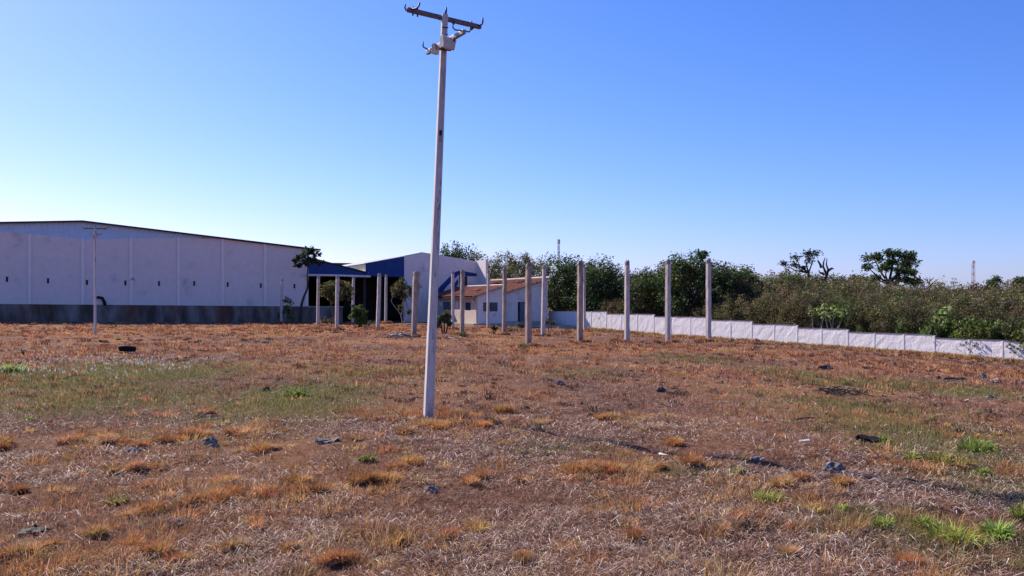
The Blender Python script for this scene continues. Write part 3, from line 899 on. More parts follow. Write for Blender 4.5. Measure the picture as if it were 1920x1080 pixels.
for u in (.07, .13, .87):
    p = on_arm(u)
    hook([p + Vector((0, 0, -.065)), p + Vector((0, 0, .06))], .012, arm, 'bolt')
hook([on_arm(.545) + Vector((-.03, -.08, -.0)), on_arm(.545) + Vector((.03, .10, 0))], .012, arm, 'bolt')
hook(pxs([(834, 12, 28), (836, 11.98, 20), (837, 11.98, 14)]), .011, pole, 'top_pin')
hook(pxs([(835.5, 12.03, 28), (837.5, 12.03, 21), (836.6, 12.03, 13)]), .009, pole, 'top_pin')
# lower crossarm with boxes
brA = L(801, 12.46, 99); brB = L(871, 11.52, 59)
arm2 = MB().bar(brA, brB, .05, .06).build('lower_crossarm', M_GALV, pole, bevel=.006)
hook(pxs([(807, 12.40, 96), (799, 12.42, 91), (793.5, 12.42, 88), (793, 12.42, 78)]), .011, arm2)
hook(pxs([(880, 11.55, 60), (870, 11.54, 58), (862, 11.54, 57), (853, 11.55, 56), (849, 11.55, 51), (849, 11.55, 46)]), .010, arm2)
hook(pxs([(879, 11.54, 60), (882, 11.54, 57), (880.5, 11.54, 50)]), .010, arm2)
hook(pxs([(851, 11.72, 70), (851.5, 11.72, 78)]), .015, arm2, 'bolt')
d2 = (brB - brA).normalized(); n2 = Vector((d2.y, -d2.x, 0)).normalized()
def obox(name, m, c, ax, hx, hy, hz_, parent, yaw=0.0, tilt=0.0, bevel=.006):
    """box at c with its local x along ax (plan), tilted about that axis"""
    ax = Vector((ax.x, ax.y, 0)).normalized()
    ax = Matrix.Rotation(yaw, 3, 'Z') @ ax
    ay = Vector((-ax.y, ax.x, 0)); az = Vector((0, 0, 1))
    rm = Matrix.Rotation(tilt, 3, ay)
    ax, az = rm @ ax, rm @ az
    q = []
    for sz_ in (-1, 1):
        q.append([c + ax * sx * hx + ay * sy * hy + az * sz_ * hz_ for sx, sy in ((-1, -1), (1, -1), (1, 1), (-1, 1))])
    return MB().hexa(q[0], q[1]).build(name, m, parent, bevel=bevel)
b1 = obox('meter_box', M_BOX, L(816, 12.22, 92), Vector((1, -.75, 0)), .033, .05, .072, pole, 0, R(4))
b2 = obox('meter_box', M_BOX, L(843.5, 11.80, 82), Vector((1, -.35, 0)), .066, .05, .075, pole, 0, R(14))
b3 = obox('mounting_plate', M_BOX, L(831, 11.90, 78), Vector((1, -1.3, 0)), .05, .03, .088, pole, 0, R(-3))
MB().bar(L(815.5, 12.15, 84.5), L(816.5, 12.15, 84.5), .05, .006).build('lid', M_GALV, b1)
MB().bar(poleface(-.09, .095, H - .52), poleface(.09, .095, H - .52), .02, .03).build('clamp', M_STEEL, pole)
for z in (H - .20, H - .30):
    c = pa(z)
    MB().bar(poleface(-.046, .058, z), poleface(.046, .058, z), .006, .014).build('steel_band', M_STEEL, pole)

p2 = copy_tree(pole)
b_ = on_ground(178.5, 628)
p2.location = b_
p2['label'] = 'distant slim concrete power pole before the white warehouse wall'
sc = (P(178, b_.y, 427).z - b_.z) / H
p2.rotation_euler = (0, R(-2.4), R(14))
p2.scale = (sc, sc, sc)
tag(pole, group='concrete power poles'); tag(p2, group='concrete power poles')

# ------------------------------------------------------------------ foliage
def leaves(name, cen, size, cols, m, parent=None, elong=2.0, up=.5):
    """diamond leaves at cen (N,3); one folded quad each"""
    n = len(cen)
    d = rng.normal(size=(n, 3)); d /= np.linalg.norm(d, axis=1, keepdims=True) + 1e-9
    d[:, 2] = d[:, 2] * .7 - .12
    nr = rng.normal(size=(n, 3)); nr[:, 2] = np.abs(nr[:, 2]) + up
    s = np.cross(d, nr); s /= np.linalg.norm(s, axis=1, keepdims=True) + 1e-9
    nn = np.cross(s, d)
    L_ = (size * .5)[:, None]; W_ = L_ / elong
    a = cen - d * L_; c = cen + d * L_ - nn * L_ * .15
    mid = cen + d * L_ * rng.uniform(-.15, .1, (n, 1)) + nn * L_ * .18
    V = np.stack([a, mid + s * W_, c, mid - s * W_], 1).reshape(-1, 3)
    F = np.arange(4 * n).reshape(n, 4)
    T = np.repeat(cols, 4, axis=0)
    return np_obj(name, V, F, m, T, parent)
def pal(n, cols, wts=None, var=.18):
    c = np.array(cols, float)
    i = rng.choice(len(c), n, p=wts)
    return np.clip(c[i] * (1 + rng.normal(0, var, (n, 1))) * (1 + rng.normal(0, .06, (n, 3))), .004, 1)
def clumpy(nclump, per, ext, rc, shell=.45, zmin=-.8, seed=0, flat=1.0):
    """leaf centres gathered in clumps through an uneven ellipsoid ext=(rx,ry,rz) about the origin"""
    u = rng.normal(size=(nclump, 3)); u /= np.linalg.norm(u, axis=1, keepdims=True)
    u[:, 2] = np.where(u[:, 2] < zmin, -u[:, 2], u[:, 2])
    rad = shell + (1 - shell) * rng.random(nclump) ** .6
    lob = .78 + .38 * fbm(u[:, 0] * 2.2 + 5 + seed, u[:, 1] * 2.2 + u[:, 2] * 1.7 + 5, seed + 40, 2) * 1.2
    c = u * (rad * lob)[:, None] * np.array(ext)
    k = np.repeat(np.arange(nclump), per)
    rcs = rc * rng.uniform(.6, 1.35, nclump)
    off = np.clip(rng.normal(size=(len(k), 3)), -1.7, 1.7) * .5 * rcs[k][:, None]
    off[:, 2] *= flat
    return c, c[k] + off, k
def limbs(mb, root, tips, r0, bend=.25, n=5):
    root = Vector(root)
    for t in tips:
        t = Vector(t)
        pts = []
        side = Vector((random.uniform(-1, 1), random.uniform(-1, 1), random.uniform(-.2, .6))) * (t - root).length * bend * .5
        for k in range(n):
            u = k / (n - 1)
            pts.append(root.lerp(t, u) + side * math.sin(math.pi * u))
        mb.tube(pts, [r0 * (1 - .8 * k / (n - 1)) for k in range(n)], 5, False)
def make_tree(name, H, cz, ext, nclump, per, rc, lsz, cols, wts, trunk_r, m=None, bark=None, trunk=None, nl=34, shell=.45, elong=2.0, flat=1.0, zmin=-.8, forks=1, twigs=0, seed=0):
    t = bpy.data.objects.new(name, None); COL.objects.link(t); t.empty_display_size = .2
    c, p, k = clumpy(nclump, per, ext, rc, shell, zmin, seed, flat)
    off = np.array([0, 0, cz]); c = c + off; p = p + off
    keep = p[:, 2] > .02
    p = p[keep]; k = k[keep]
    cl = pal(nclump, cols, wts, .34)
    colr = cl[k] * (1 + rng.normal(0, .16, (len(k), 1)))
    if twigs:
        pass
    leaves('crown', p, lsz * rng.uniform(.55, 1.3, len(p)), np.clip(colr, .004, 1), m or M_LEAF, t, elong)
    mb = MB()
    if trunk is None:
        bh = max(.2, cz - ext[2] * .75)
        trunk = [(0, 0, -.3), (random.uniform(-.1, .1), random.uniform(-.1, .1), bh * .6), (random.uniform(-.2, .2), random.uniform(-.2, .2), bh)]
    mb.tube(trunk, [trunk_r * (1.15 - .45 * i / (len(trunk) - 1)) for i in range(len(trunk))], 8, False)
    idx = rng.choice(nclump, min(nl, nclump), replace=False)
    limbs(mb, trunk[-1], [c[i] for i in idx], trunk_r * .55)
    for i in range(twigs):
        j = idx[rng.integers(len(idx))]
        q = Vector(c[j]); e = q + Vector((random.gauss(0, .28), random.gauss(0, .28), random.uniform(-.1, .5)))
        mb.tube([q, q.lerp(e, .5) + Vector((random.gauss(0, .08),) * 3), e], [.018, .013, .006], 4, False)
    mb.build('trunk', bark or M_BARK, t, True, fix=False)
    return t
DK = [(0.064, 0.101, 0.034), (0.096, 0.148, 0.047), (0.047, 0.072, 0.025), (0.148, 0.2, 0.064)]
OL = [(0.151, 0.14, 0.059), (0.2, 0.174, 0.076), (0.116, 0.118, 0.047), (0.243, 0.212, 0.095)]
BR = [(0.176, 0.142, 0.071), (0.134, 0.109, 0.057), (0.126, 0.129, 0.048), (0.218, 0.18, 0.089)]
GR = [(.115, .17, .034), (.16, .22, .045), (.085, .125, .028)]
YG = [(.115, .125, .040), (.085, .105, .030), (.15, .14, .05)]

protos = {
    'mango': [make_tree('broadleaf_tree', 7, 4.0, (2.7, 2.7, 3.2), 95, 60, .75, .30, DK, [.35, .35, .2, .1], .16, M_LEAFD, seed=1),
              make_tree('broadleaf_tree', 7, 3.8, (2.4, 2.6, 3.3), 85, 62, .8, .30, DK, [.3, .4, .15, .15], .16, M_LEAFD, seed=2),
              make_tree('broadleaf_tree', 7, 4.2, (2.9, 2.5, 2.8), 80, 66, .7, .28, DK + OL[:1], [.3, .3, .1, .1, .2], .16, M_LEAFD, seed=3)],
    'olive': [make_tree('scrub_tree', 5, 2.6, (2.2, 2.2, 2.3), 120, 44, .42, .17, OL + DK[:1], [.3, .25, .2, .1, .15], .08, twigs=90, seed=4),
              make_tree('scrub_tree', 5, 2.5, (2.5, 2.1, 2.1), 115, 44, .45, .17, OL + BR[:1], [.3, .25, .15, .1, .2], .08, twigs=90, seed=5),
              make_tree('scrub_tree', 5, 2.5, (2.2, 2.3, 2.2), 110, 46, .45, .18, DK + OL[:1], [.3, .3, .1, .1, .2], .08, twigs=50, seed=14),
              make_tree('scrub_tree', 5, 2.6, (2.1, 2.3, 2.3), 105, 44, .42, .17, YG + OL[:2], [.2, .2, .1, .25, .25], .08, twigs=80, seed=15)],
    'brown': [make_tree('thicket_bush', 4, 2.0, (2.1, 2.1, 1.9), 115, 46, .40, .15, BR + OL, [.12, .12, .12, .08, .16, .16, .14, .10], .05, twigs=110, seed=6),
              make_tree('thicket_bush', 4, 1.9, (2.3, 1.9, 1.8), 110, 46, .42, .15, BR + OL, [.15, .12, .12, .05, .2, .16, .1, .10], .05, twigs=120, seed=7),
              make_tree('thicket_bush', 4, 1.9, (2.1, 2.2, 1.9), 110, 44, .40, .15, [(.20, .12, .07), (.15, .095, .055)] + OL + DK[:1], [.2, .2, .15, .15, .1, .1, .1], .05, twigs=110, seed=16)],
    'low': [make_tree('leafy_shrub', 2, .95, (1.2, 1.2, .95), 45, 34, .38, .22, GR + OL[:1], [.3, .25, .25, .2], .04, twigs=25, seed=8, elong=1.5),
            make_tree('leafy_shrub', 2, .9, (1.3, 1.1, .9), 42, 34, .4, .22, GR + YG[:1], [.25, .3, .2, .25], .04, twigs=25, seed=9, elong=1.5)],
}
used = {}
def place(kind, x, y, ztop, wide, label, cat, group=None, rz=None, base_z=None):
    """a copy of a prototype scaled so that its top is at ztop"""
    pr = protos[kind]
    i = random.randrange(len(pr))
    key = (kind, i)
    if key in used: o = copy_tree(pr[i])
    else: o = pr[i]; used[key] = 1
    z = gz(x, y) if base_z is None else base_z
    nominal = {'mango': 7.0, 'olive': 4.75, 'brown': 3.8, 'low': 1.85}[kind]
    s = (ztop - z) / nominal
    o.location = (x, y, z - .05)
    o.rotation_euler = (0, 0, random.uniform(0, 6.28) if rz is None else rz)
    o.scale = (s * wide, s * wide, s)
    tag(o, label, cat, group)
    return o
def py2z(py, y): return EYE - (py - HOR) / FPX * y
def behind(px, back):
    """a spot this far behind the boundary wall on the photo column px"""
    p = wline(px); d = Vector((p.x, p.y, 0)).normalized()
    return p + d * back

# dark broad-leaved trees behind the house and pillars (column, distance behind the wall, top row)
MANGO = [(1046, 3.2, 484, 'glossy dark green tree with leafy top just right of the house roof'),
         (1075, 4.0, 481, 'glossy dark green tree behind the two in-line pillars'),
         (1118, 4.5, 489, 'dark green tree behind the wall, right of the two in-line pillars'),
         (1150, 6, 497, 'lower dark green tree behind the wall, left of the third pillar from the right'),
         (1205, 3.8, 503, 'dark green tree behind the wall, right of third pillar from the right'),
         (1236, 5.5, 505, 'low dark green tree behind the wall, left of the second pillar from the right'),
         (1284, 4.0, 481, 'tall dark green tree behind the wall between the two rightmost pillars'),
         (1312, 5.5, 474, 'tallest dark green tree behind the wall just left of the rightmost pillar'),
         (1352, 5.0, 492, 'dark green tree behind the wall just right of the rightmost pillar'),
         (1385, 8.0, 503, 'dark green tree second to the right of the rightmost pillar')]
for (px, back, py, lab) in MANGO:
    p = behind(px, back)
    place('mango', p.x, p.y, py2z(py, p.y), random.uniform(.82, .98), lab, 'tree', 'dark green trees behind the white wall')
for (px, Y, py, lab) in ((905, 108, 484, 'bushy dark tree behind the right end of the white gable wall'),
                         (935, 106, 482, 'bushy dark tree behind the red roof, left of its middle'),
                         (968, 104, 485, 'bushy dark tree behind the middle of the red roof'),
                         (1003, 102, 487, 'bushy dark tree behind the right end of the red roof'),
                         (845, 118, 465, 'leafy tree rising above the white gable wall, right of the power pole'),
                         (872, 116, 470, 'leafy tree above the slope of the white gable wall')):
    x = (px - 960) / FPX * Y
    place('olive' if px > 890 else 'mango', x, Y, py2z(py, Y), .95 if px > 890 else .7, lab, 'tree', 'trees behind the buildings')
# thicket on the right: rows of scrub, row by row going back
def sky_line(px):
    return float(np.interp(px, [1390, 1420, 1470, 1500, 1540, 1590, 1640, 1690, 1740, 1800, 1850, 1900, 1960, 2060],
                           [508, 517, 515, 512, 528, 522, 528, 532, 538, 540, 536, 545, 535, 530]))
def seg(px):
    for lim, s in ((1480, 'left of thin twisted tree'), (1620, 'between twisted and spreading trees'),
                   (1740, 'below big spreading tree'), (1860, 'below red and white mast'), (3000, 'at the right edge')):
        if px < lim: return s
for row, (back, step, kinds, drop) in enumerate(((3.4, 21, ('brown', 'olive', 'brown'), 46), (6.0, 24, ('brown', 'olive', 'brown'), 26),
                                                 (11, 26, ('olive', 'brown', 'olive'), 10), (19, 30, ('olive', 'olive', 'brown'), 0), (30, 34, ('olive', 'brown'), 2))):
    px = 1400 - row * 3 if row else 1385
    while px < 2010:
        p = behind(px, back * random.uniform(.85, 1.2))
        kd = random.choice(kinds)
        top = sky_line(px) + drop * random.uniform(.4, 1.3) + random.uniform(-8, 7)
        rn = ('front', 'second', 'middle', 'rear', 'rearmost')[row]
        what = 'grey-brown twiggy bush' if kd == 'brown' else 'olive-green scrub tree'
        place(kd, p.x, p.y, py2z(top, p.y), random.uniform(.72, 1.08) * (1.0 if row > 1 else .9),
              f'{what} in {rn} row of thicket, {seg(px)}', 'bush' if kd == 'brown' else 'tree', 'thicket behind the white wall')
        px += step * random.uniform(.8, 1.2)
for px, back, py in ((1085, 9, 500), (1130, 10, 502), (1180, 8, 508), (1225, 10, 508), (1265, 9, 500), (1340, 10, 498)):
    p = behind(px, back)
    place('olive', p.x, p.y, py2z(py, p.y), 1.15, 'olive tree filling the gaps among the dark trees behind the pillars', 'tree', 'olive trees among the dark trees')
for px, py in ((1150, 560), (1170, 562), (1345, 568), (1365, 570), (1385, 566), (1320, 575)):
    p = behind(px, 3.0)
    place('brown', p.x, p.y, py2z(py, p.y), 1.0, 'brown leafless bush just over the white wall behind the right-hand pillars', 'bush', 'brown bushes at the wall behind the pillars')
# bright green growth leaning over the wall at the far right
k = 0
for px in (1612, 1690, 1748, 1772, 1795, 1822, 1846, 1868, 1893, 1915, 1940):
    p = behind(px, 1.0)
    o = place('low', p.x, p.y, py2z(float(np.interp(px, [1600, 1700, 1760, 1940], [611, 612, 603, 606])) + random.uniform(-5, 4), p.y), random.uniform(.5, .68) if px > 1740 else .35,
              ('small green shrub peeping over the wall below the yellow-green saplings' if px == 1612 else
               'small green shrub peeping over the wall below the big spreading tree' if px == 1690 else
               'bright green leafy shrub spilling over the right end of the white wall'), 'shrub', 'green shrubs leaning over the white wall')
# saplings with big yellow-green leaves
def sapling(px, back, py, n, lab):
    p = behind(px, back); z0 = gz(p.x, p.y); h = py2z(py, p.y) - z0
    t = thing('broad_leaf_sapling', lab, 'sapling', (p.x, p.y, z0), 0, 'pale green saplings behind the white wall')
    mb = MB(); cs = []
    for k in range(n):
        e = Vector((random.uniform(-.7, .7), random.uniform(-.4, .4), h * random.uniform(.78, 1)))
        mb.tube([(0, 0, -.2), e * .5 + Vector((random.uniform(-.15, .15), 0, 0)), e], [.05, .035, .015], 6, False)
        cs.append(np.array(e) + np.clip(rng.normal(0, .2, (18, 3)), -.34, .34))
    mb.build('stem', M_BARKL, t, True, fix=False)
    for c in cs: leaves('leaf_cluster', c, rng.uniform(.25, .42, len(c)), pal(len(c), [(.22, .30, .09), (.14, .22, .05), (.30, .36, .14)]), M_LEAF, t, 1.5)
sapling(1531, .9, 572, 3, 'sapling with pale green leaves left of its twin, over the wall')
sapling(1560, .9, 574, 5, 'sapling with pale yellow-green leaves and bare pale stems over the wall')
sapling(1770, 1.6, 585, 4, 'pale-stemmed yellow-green sapling over the wall left of the mast')

# emergent trees on the right skyline
def skyline_tree(px, Y, crown_rows, lab, name='spreading_tree', trunk_px=None, lobes=(), lsz=.34, cols=DK, r=.22, per=60, leafm=None, barkm=None, dead=()):
    """tall tree: every lobe is (px, py, rx, ry) of a leaf mass in photo rows at distance Y"""
    x = (px - 960) / FPX * Y; z0 = gz(x, Y)
    t = thing(name, lab, 'tree', (x, Y, z0))
    def loc(px_, py_): return Vector(((px_ - px) / FPX * Y, random.uniform(-1.2, 1.2), py2z(py_, Y) - z0))
    mb = MB()
    fork = loc(trunk_px[0], trunk_px[1]); fork.y = 0
    mb.tube([(0, 0, -.4), (fork.x * .3, 0, fork.z * .5), fork], [r * 1.2, r, r * .8], 8, False)
    allp = []; allc = []
    for (lx, ly, rx, ry) in lobes:
        c = loc(lx, ly); rxm = rx / FPX * Y; rym = ry / FPX * Y
        mid = fork.lerp(c, .55) + Vector((random.uniform(-.3, .3), 0, -abs(c.x - fork.x) * .12))
        mb.tube([fork, mid, c], [r * .6, r * .38, r * .12], 6, False)
        nc = max(6, int(rx * ry / 6))
        cc, pp, kk = clumpy(nc, per, (rxm, rxm, rym), .40 * rym + .24, .25, -.9, int(lx), .75)
        pp = pp + np.array(c); allp.append(pp)
        cl = pal(nc, cols, None, .2)[kk]; allc.append(cl)
        limbs(mb, c, [np.array(c) + q for q in cc[:5]], r * .12)
    for (p0, p1, p2_) in dead:
        a = loc(*p0); b3 = loc(*p1); c3 = loc(*p2_)
        a.y = b3.y = c3.y = random.uniform(-.3, .3)
        jit = lambda: Vector((random.uniform(-.12, .12), random.uniform(-.1, .1), random.uniform(-.1, .1)))
        mb.tube([a, a.lerp(b3, .5) + jit(), b3, b3.lerp(c3, .5) + jit(), c3], [r * .75, r * .62, r * .5, r * .36, r * .16], 6, False)
    mb.build('trunk', barkm or M_DEAD, t, True, fix=False)
    if allp:
        p_ = np.concatenate(allp); c_ = np.concatenate(allc)
        leaves('crown', p_, lsz * rng.uniform(.6, 1.25, len(p_)), c_, leafm or M_LEAFD, t, 1.9)
    return t
skyline_tree(1668, 86, None, 'big dark tree with two-part spreading crown standing above the thicket', trunk_px=(1666, 532),
             lobes=[(1645, 484, 17, 9), (1668, 478, 17, 8), (1632, 500, 9, 6), (1655, 503, 14, 7), (1690, 482, 13, 9), (1703, 495, 15, 9), (1717, 510, 14, 7), (1690, 505, 12, 8),
                    (1650, 522, 12, 6), (1685, 525, 16, 8), (1718, 528, 14, 9), (1668, 492, 12, 8)], lsz=.30, per=26)
skyline_tree(1521, 74, None, 'thin twisted tree with sparse leaf tufts above the thicket', trunk_px=(1516, 512), r=.13, lsz=.24, per=20,
             lobes=[(1492, 483, 8, 5), (1508, 476, 8, 5), (1530, 477, 8, 5), (1520, 486, 5, 7), (1484, 497, 9, 4), (1498, 502, 7, 4), (1477, 493, 5, 3)], cols=[(.05, .05, .025), (.075, .062, .035), (.04, .045, .02)])
skyline_tree(1548, 72, None, 'bare dead tree with crooked upright limbs above the thicket', 'dead_tree', trunk_px=(1548, 522), r=.17,
             dead=[((1548, 522), (1541, 500), (1545, 483)), ((1548, 522), (1553, 505), (1551, 484)), ((1552, 508), (1559, 503), (1563, 505)), ((1542, 502), (1538, 492), (1536, 486)), ((1547, 515), (1541, 512), (1537, 506))])
skyline_tree(1577, 76, None, 'short dead snag right of the bare dead tree', 'dead_tree', trunk_px=(1575, 530), r=.16,
             dead=[((1575, 530), (1577, 522), (1581, 515)), ((1575, 528), (1582, 522), (1587, 516)), ((1576, 530), (1570, 526), (1563, 528))])
skyline_tree(1742, 92, None, 'leafless grey tree right of the big spreading tree', 'dead_tree', trunk_px=(1742, 535), r=.09,
             dead=[((1742, 535), (1738, 527), (1730, 522)), ((1742, 535), (1744, 526), (1743, 519)), ((1742, 535), (1750, 528), (1756, 524)), ((1744, 528), (1750, 523), (1752, 520)), ((1738, 528), (1737, 523), (1735, 520))])
skyline_tree(1862, 120, None, 'round dark tree on the skyline right of the red and white mast', trunk_px=(1862, 545), lobes=[(1862, 530, 13, 8), (1856, 540, 10, 7), (1870, 540, 9, 7)], per=34, lsz=.34)
skyline_tree(1916, 66, None, 'dark tree cut by the right edge of the photo', trunk_px=(1920, 560), lobes=[(1918, 540, 15, 11), (1935, 532, 16, 12), (1900, 552, 12, 8)], per=60, lsz=.26, cols=DK + OL)
skyline_tree(1607, 88, None, 'low dark rounded tree between the dead snag and the big spreading tree', trunk_px=(1607, 540), lobes=[(1603, 527, 16, 8), (1618, 530, 12, 8)], per=60, lsz=.3)
skyline_tree(1322, 74, None, 'thin top shoot of leaves sticking up left of the rightmost pillar', 'slender_tree', trunk_px=(1314, 490), r=.06, lobes=[(1315, 476, 4, 4), (1311, 482, 5, 4)], per=24, lsz=.26)

# neighbours that share a description are told apart by their order from the left
ORD = ('first', 'second', 'third', 'fourth', 'fifth', 'sixth', 'seventh', 'eighth', 'ninth', 'tenth', 'eleventh', 'twelfth')
_same = {}
for o in list(COL.objects):
    if o.parent is None and o.get('label'):
        _same.setdefault(o['label'], []).append(o)
for lab, lst in _same.items():
    if len(lst) > 1:
        lst.sort(key=lambda o: o.location.x / o.location.y)
        for i, o in enumerate(lst):
            o['label'] = lab + ', ' + ORD[min(i, 11)] + ' from left'

# ------------------------------------------------------------------ shrubs and small trees among the pillars
def small_tree(base_px, lobes, stems, lab, cols, lsz=.2, per=30, name='small_tree', bark=None, r=.05, cat='tree', leafm=None, elong=2.2, group=None, flat=1.0):
    b_ = on_ground(*base_px) if len(base_px) == 2 else P(base_px[0], base_px[2], base_px[1])
    Y = b_.y
    t = thing(name, lab, cat, b_, 0, group)
    def loc(px_, py_): return Vector(((px_ - 960) / FPX * Y - b_.x, 0, py2z(py_, Y) - b_.z))
    mb = MB()
    for st in stems:
        pts = [loc(*q) for q in st]
        pts[0].z -= .1
        for q in pts: q.y = random.uniform(-.08, .08)
        n_ = len(pts)
        # smooth the bend
        fine = []
        for i in range(n_ - 1):
            for u in (0, .33, .66):
                fine.append(pts[i].lerp(pts[i + 1], u))
        fine.append(pts[-1])
        fine = [fine[0]] + [(fine[i - 1] + fine[i] * 2 + fine[i + 1]) / 4 for i in range(1, len(fine) - 1)] + [fine[-1]]
        mb.tube(fine, [r * (1 - .6 * i / (len(fine) - 1)) for i in range(len(fine))], 7, False)
    P_ = []; C_ = []
    for (lx, ly, rx, ry) in lobes:
        c = loc(lx, ly); rxm = rx / FPX * Y; rym = ry / FPX * Y
        nc = max(5, int(rx * ry / 7.5))
        cc, pp, kk = clumpy(nc, per, (rxm * 1.12, rxm, rym * 1.12), .26 * rym + .12, .25, -1, int(lx), flat)
        pp = pp + np.array(c)
        k2 = pp[:, 2] > .03
        P_.append(pp[k2]); C_.append(pal(nc, cols, None, .2)[kk][k2])
        st_end = min((loc(*s[-1]) for s in stems), key=lambda e: (e - c).length)
        limbs(mb, st_end, [np.array(c) + q for q in cc[:5]], r * .4)
    mb.build('trunk', bark or M_BARK, t, True, fix=False)
    p_ = np.concatenate(P_); c_ = np.concatenate(C_)
    leaves('crown', p_, lsz * rng.uniform(.6, 1.3, len(p_)), np.clip(c_ * (1 + rng.normal(0, .15, (len(c_), 1))), .004, 1), leafm or M_LEAF, t, elong)
    return t
small_tree((577, 602, 80), [(580, 471, 12, 7), (592, 477, 10, 6), (566, 481, 10, 7), (556, 491, 8, 6), (584, 486, 10, 6), (600, 492, 10, 5), (575, 494, 8, 4), (561, 497, 4, 4)], [[(563, 603), (564, 575), (570, 556), (577, 540), (576, 515), (578, 490)]],
           'dark tree with curved trunk and ragged crown at the warehouse corner', [(.05, .075, .03), (.07, .10, .04), (.035, .05, .022)], .32, 15, bark=M_DEAD, r=.14, elong=1.6)
small_tree((628, 612), [(618, 543, 16, 14), (644, 544, 15, 14), (630, 555, 18, 9), (612, 553, 10, 7), (640, 532, 8, 6)], [[(630, 612), (630, 590), (632, 565)], [(630, 600), (622, 580), (620, 555)]],
           'round pale olive tree crown before the dark shed opening', YG + OL, .26, 22, r=.07)
small_tree((672, 614), [(671, 578, 9, 8), (676, 590, 12, 11), (665, 592, 10, 10), (680, 600, 9, 8)], [[(673, 616), (674, 600), (674, 585)], [(675, 616), (678, 598), (680, 590)]],
           'domed green bush on a short dark stem before the shed', [(.10, .16, .035), (.07, .115, .025), (.14, .20, .05), (.05, .08, .02)], .26, 26, 'bush', cat='bush', r=.10, bark=M_DEAD)
small_tree((538, 607), [(540, 566, 7, 7), (538, 580, 8, 9), (527, 589, 6, 6), (544, 590, 8, 7), (526, 593, 5, 4)], [[(538, 608), (539, 592), (539, 575)]],
           'small yellow-green shrub at the foot of the leftmost pillar', [(.13, .17, .04), (.09, .13, .03), (.20, .22, .06)], .26, 20, 'shrub', cat='shrub', r=.04)
small_tree((755, 607), [(748, 540, 14, 11), (765, 545, 14, 10), (738, 547, 9, 7), (780, 540, 9, 7), (756, 556, 13, 7), (752, 528, 8, 5), (752, 577, 4, 3), (765, 586, 4, 4)],
           [[(755, 608), (752, 590), (740, 575), (733, 565), (737, 555)], [(756, 608), (764, 592), (768, 585), (760, 562)], [(752, 590), (756, 575), (757, 560)]],
           'small tree with forked pale trunk and yellowish crown left of the thick pillar', YG + OL[:2], .24, 20, bark=M_BARKL, r=.06)
small_tree((832, 624), [(826, 600, 8, 8), (838, 597, 8, 8), (832, 588, 8, 5), (822, 607, 5, 5), (843, 604, 5, 6)], [[(830, 625), (828, 612), (826, 600)], [(833, 625), (833, 610), (834, 595)], [(836, 625), (839, 610), (841, 598)]],
           'stocky multi-stemmed shrub with grey-green leaves right of the power pole', [(.085, .10, .05), (.055, .07, .03), (.13, .14, .08)], .22, 22, 'shrub', cat='shrub', r=.06, bark=M_DEAD)
for i, (bx, by, lob, lab) in enumerate((((926), 627, [(925, 612, 5, 4), (929, 617, 4, 4)], 'little cactus-like plant left of the inner-corner pillar'),
                                        ((976), 622, [(974, 609, 5, 4), (979, 612, 4, 4)], 'little leafy plant before the house door'),
                                        ((1030), 628, [(1027, 604, 6, 5), (1034, 607, 5, 4)], 'small sparse plant right of the leaning pillar at the house end'))):
    small_tree((bx, by), lob, [[(bx, by), (bx - 1, by - 8), (lob[0][0], lob[0][1])], [(bx, by), (bx + 3, by - 7), (lob[1][0], lob[1][1])]], lab,
               [(.10, .115, .05), (.07, .08, .035), (.15, .14, .07)], .18, 14, 'young_plant', cat='plant', r=.04, bark=M_DEAD, group='little plants before the house')
for (bx, by, lob, lab) in ((697, 612, [(692, 606, 9, 5), (705, 606, 8, 5)], 'dry brown weeds between the domed bush and the close-set pillars'),
                           (612, 610, [(606, 600, 8, 7), (616, 603, 8, 6), (626, 604, 6, 5)], 'dry brown weeds at the foot of the loading dock'),
                           (868, 632, [(862, 629, 7, 3), (873, 630, 8, 3)], 'dry brown weeds round the foot of the rough brown pillar'),
                           (1060, 626, [(1052, 621, 9, 4), (1066, 622, 7, 4)], 'dry brown weeds before the shaded end of the white wall'),
                           (960, 625, [(955, 620, 10, 3), (962, 619, 8, 3)], 'dry brown weeds behind the inner-corner pillar')):
    small_tree((bx, by), lob, [[(bx, by), (bx - 4, by - 4), lob[0][:2]], [(bx, by), (bx + 3, by - 4), lob[1][:2]]], lab, BR + [(.16, .11, .07)], .14, 20, 'dry_weeds', cat='weeds', r=.015, group='dry weed clumps')
small_tree((977, 655), [(977, 652, 10, 3.5)], [[(977, 655), (977, 653), (976, 651)]], 'low dark green weed at the foot of the dark-sided pillar', [(.05, .075, .025), (.08, .11, .035)], .12, 16, 'weed_clump', cat='weed', r=.01)
small_tree((42, 668), [(40, 660, 5, 6), (46, 664, 5, 3)], [[(42, 668), (41, 660), (40, 653)], [(42, 668), (44, 662), (46, 657)]], 'dead leafless weed standing left of the black tyre', BR, .06, 6, 'dead_weed', cat='weed', r=.02, bark=M_DEAD)

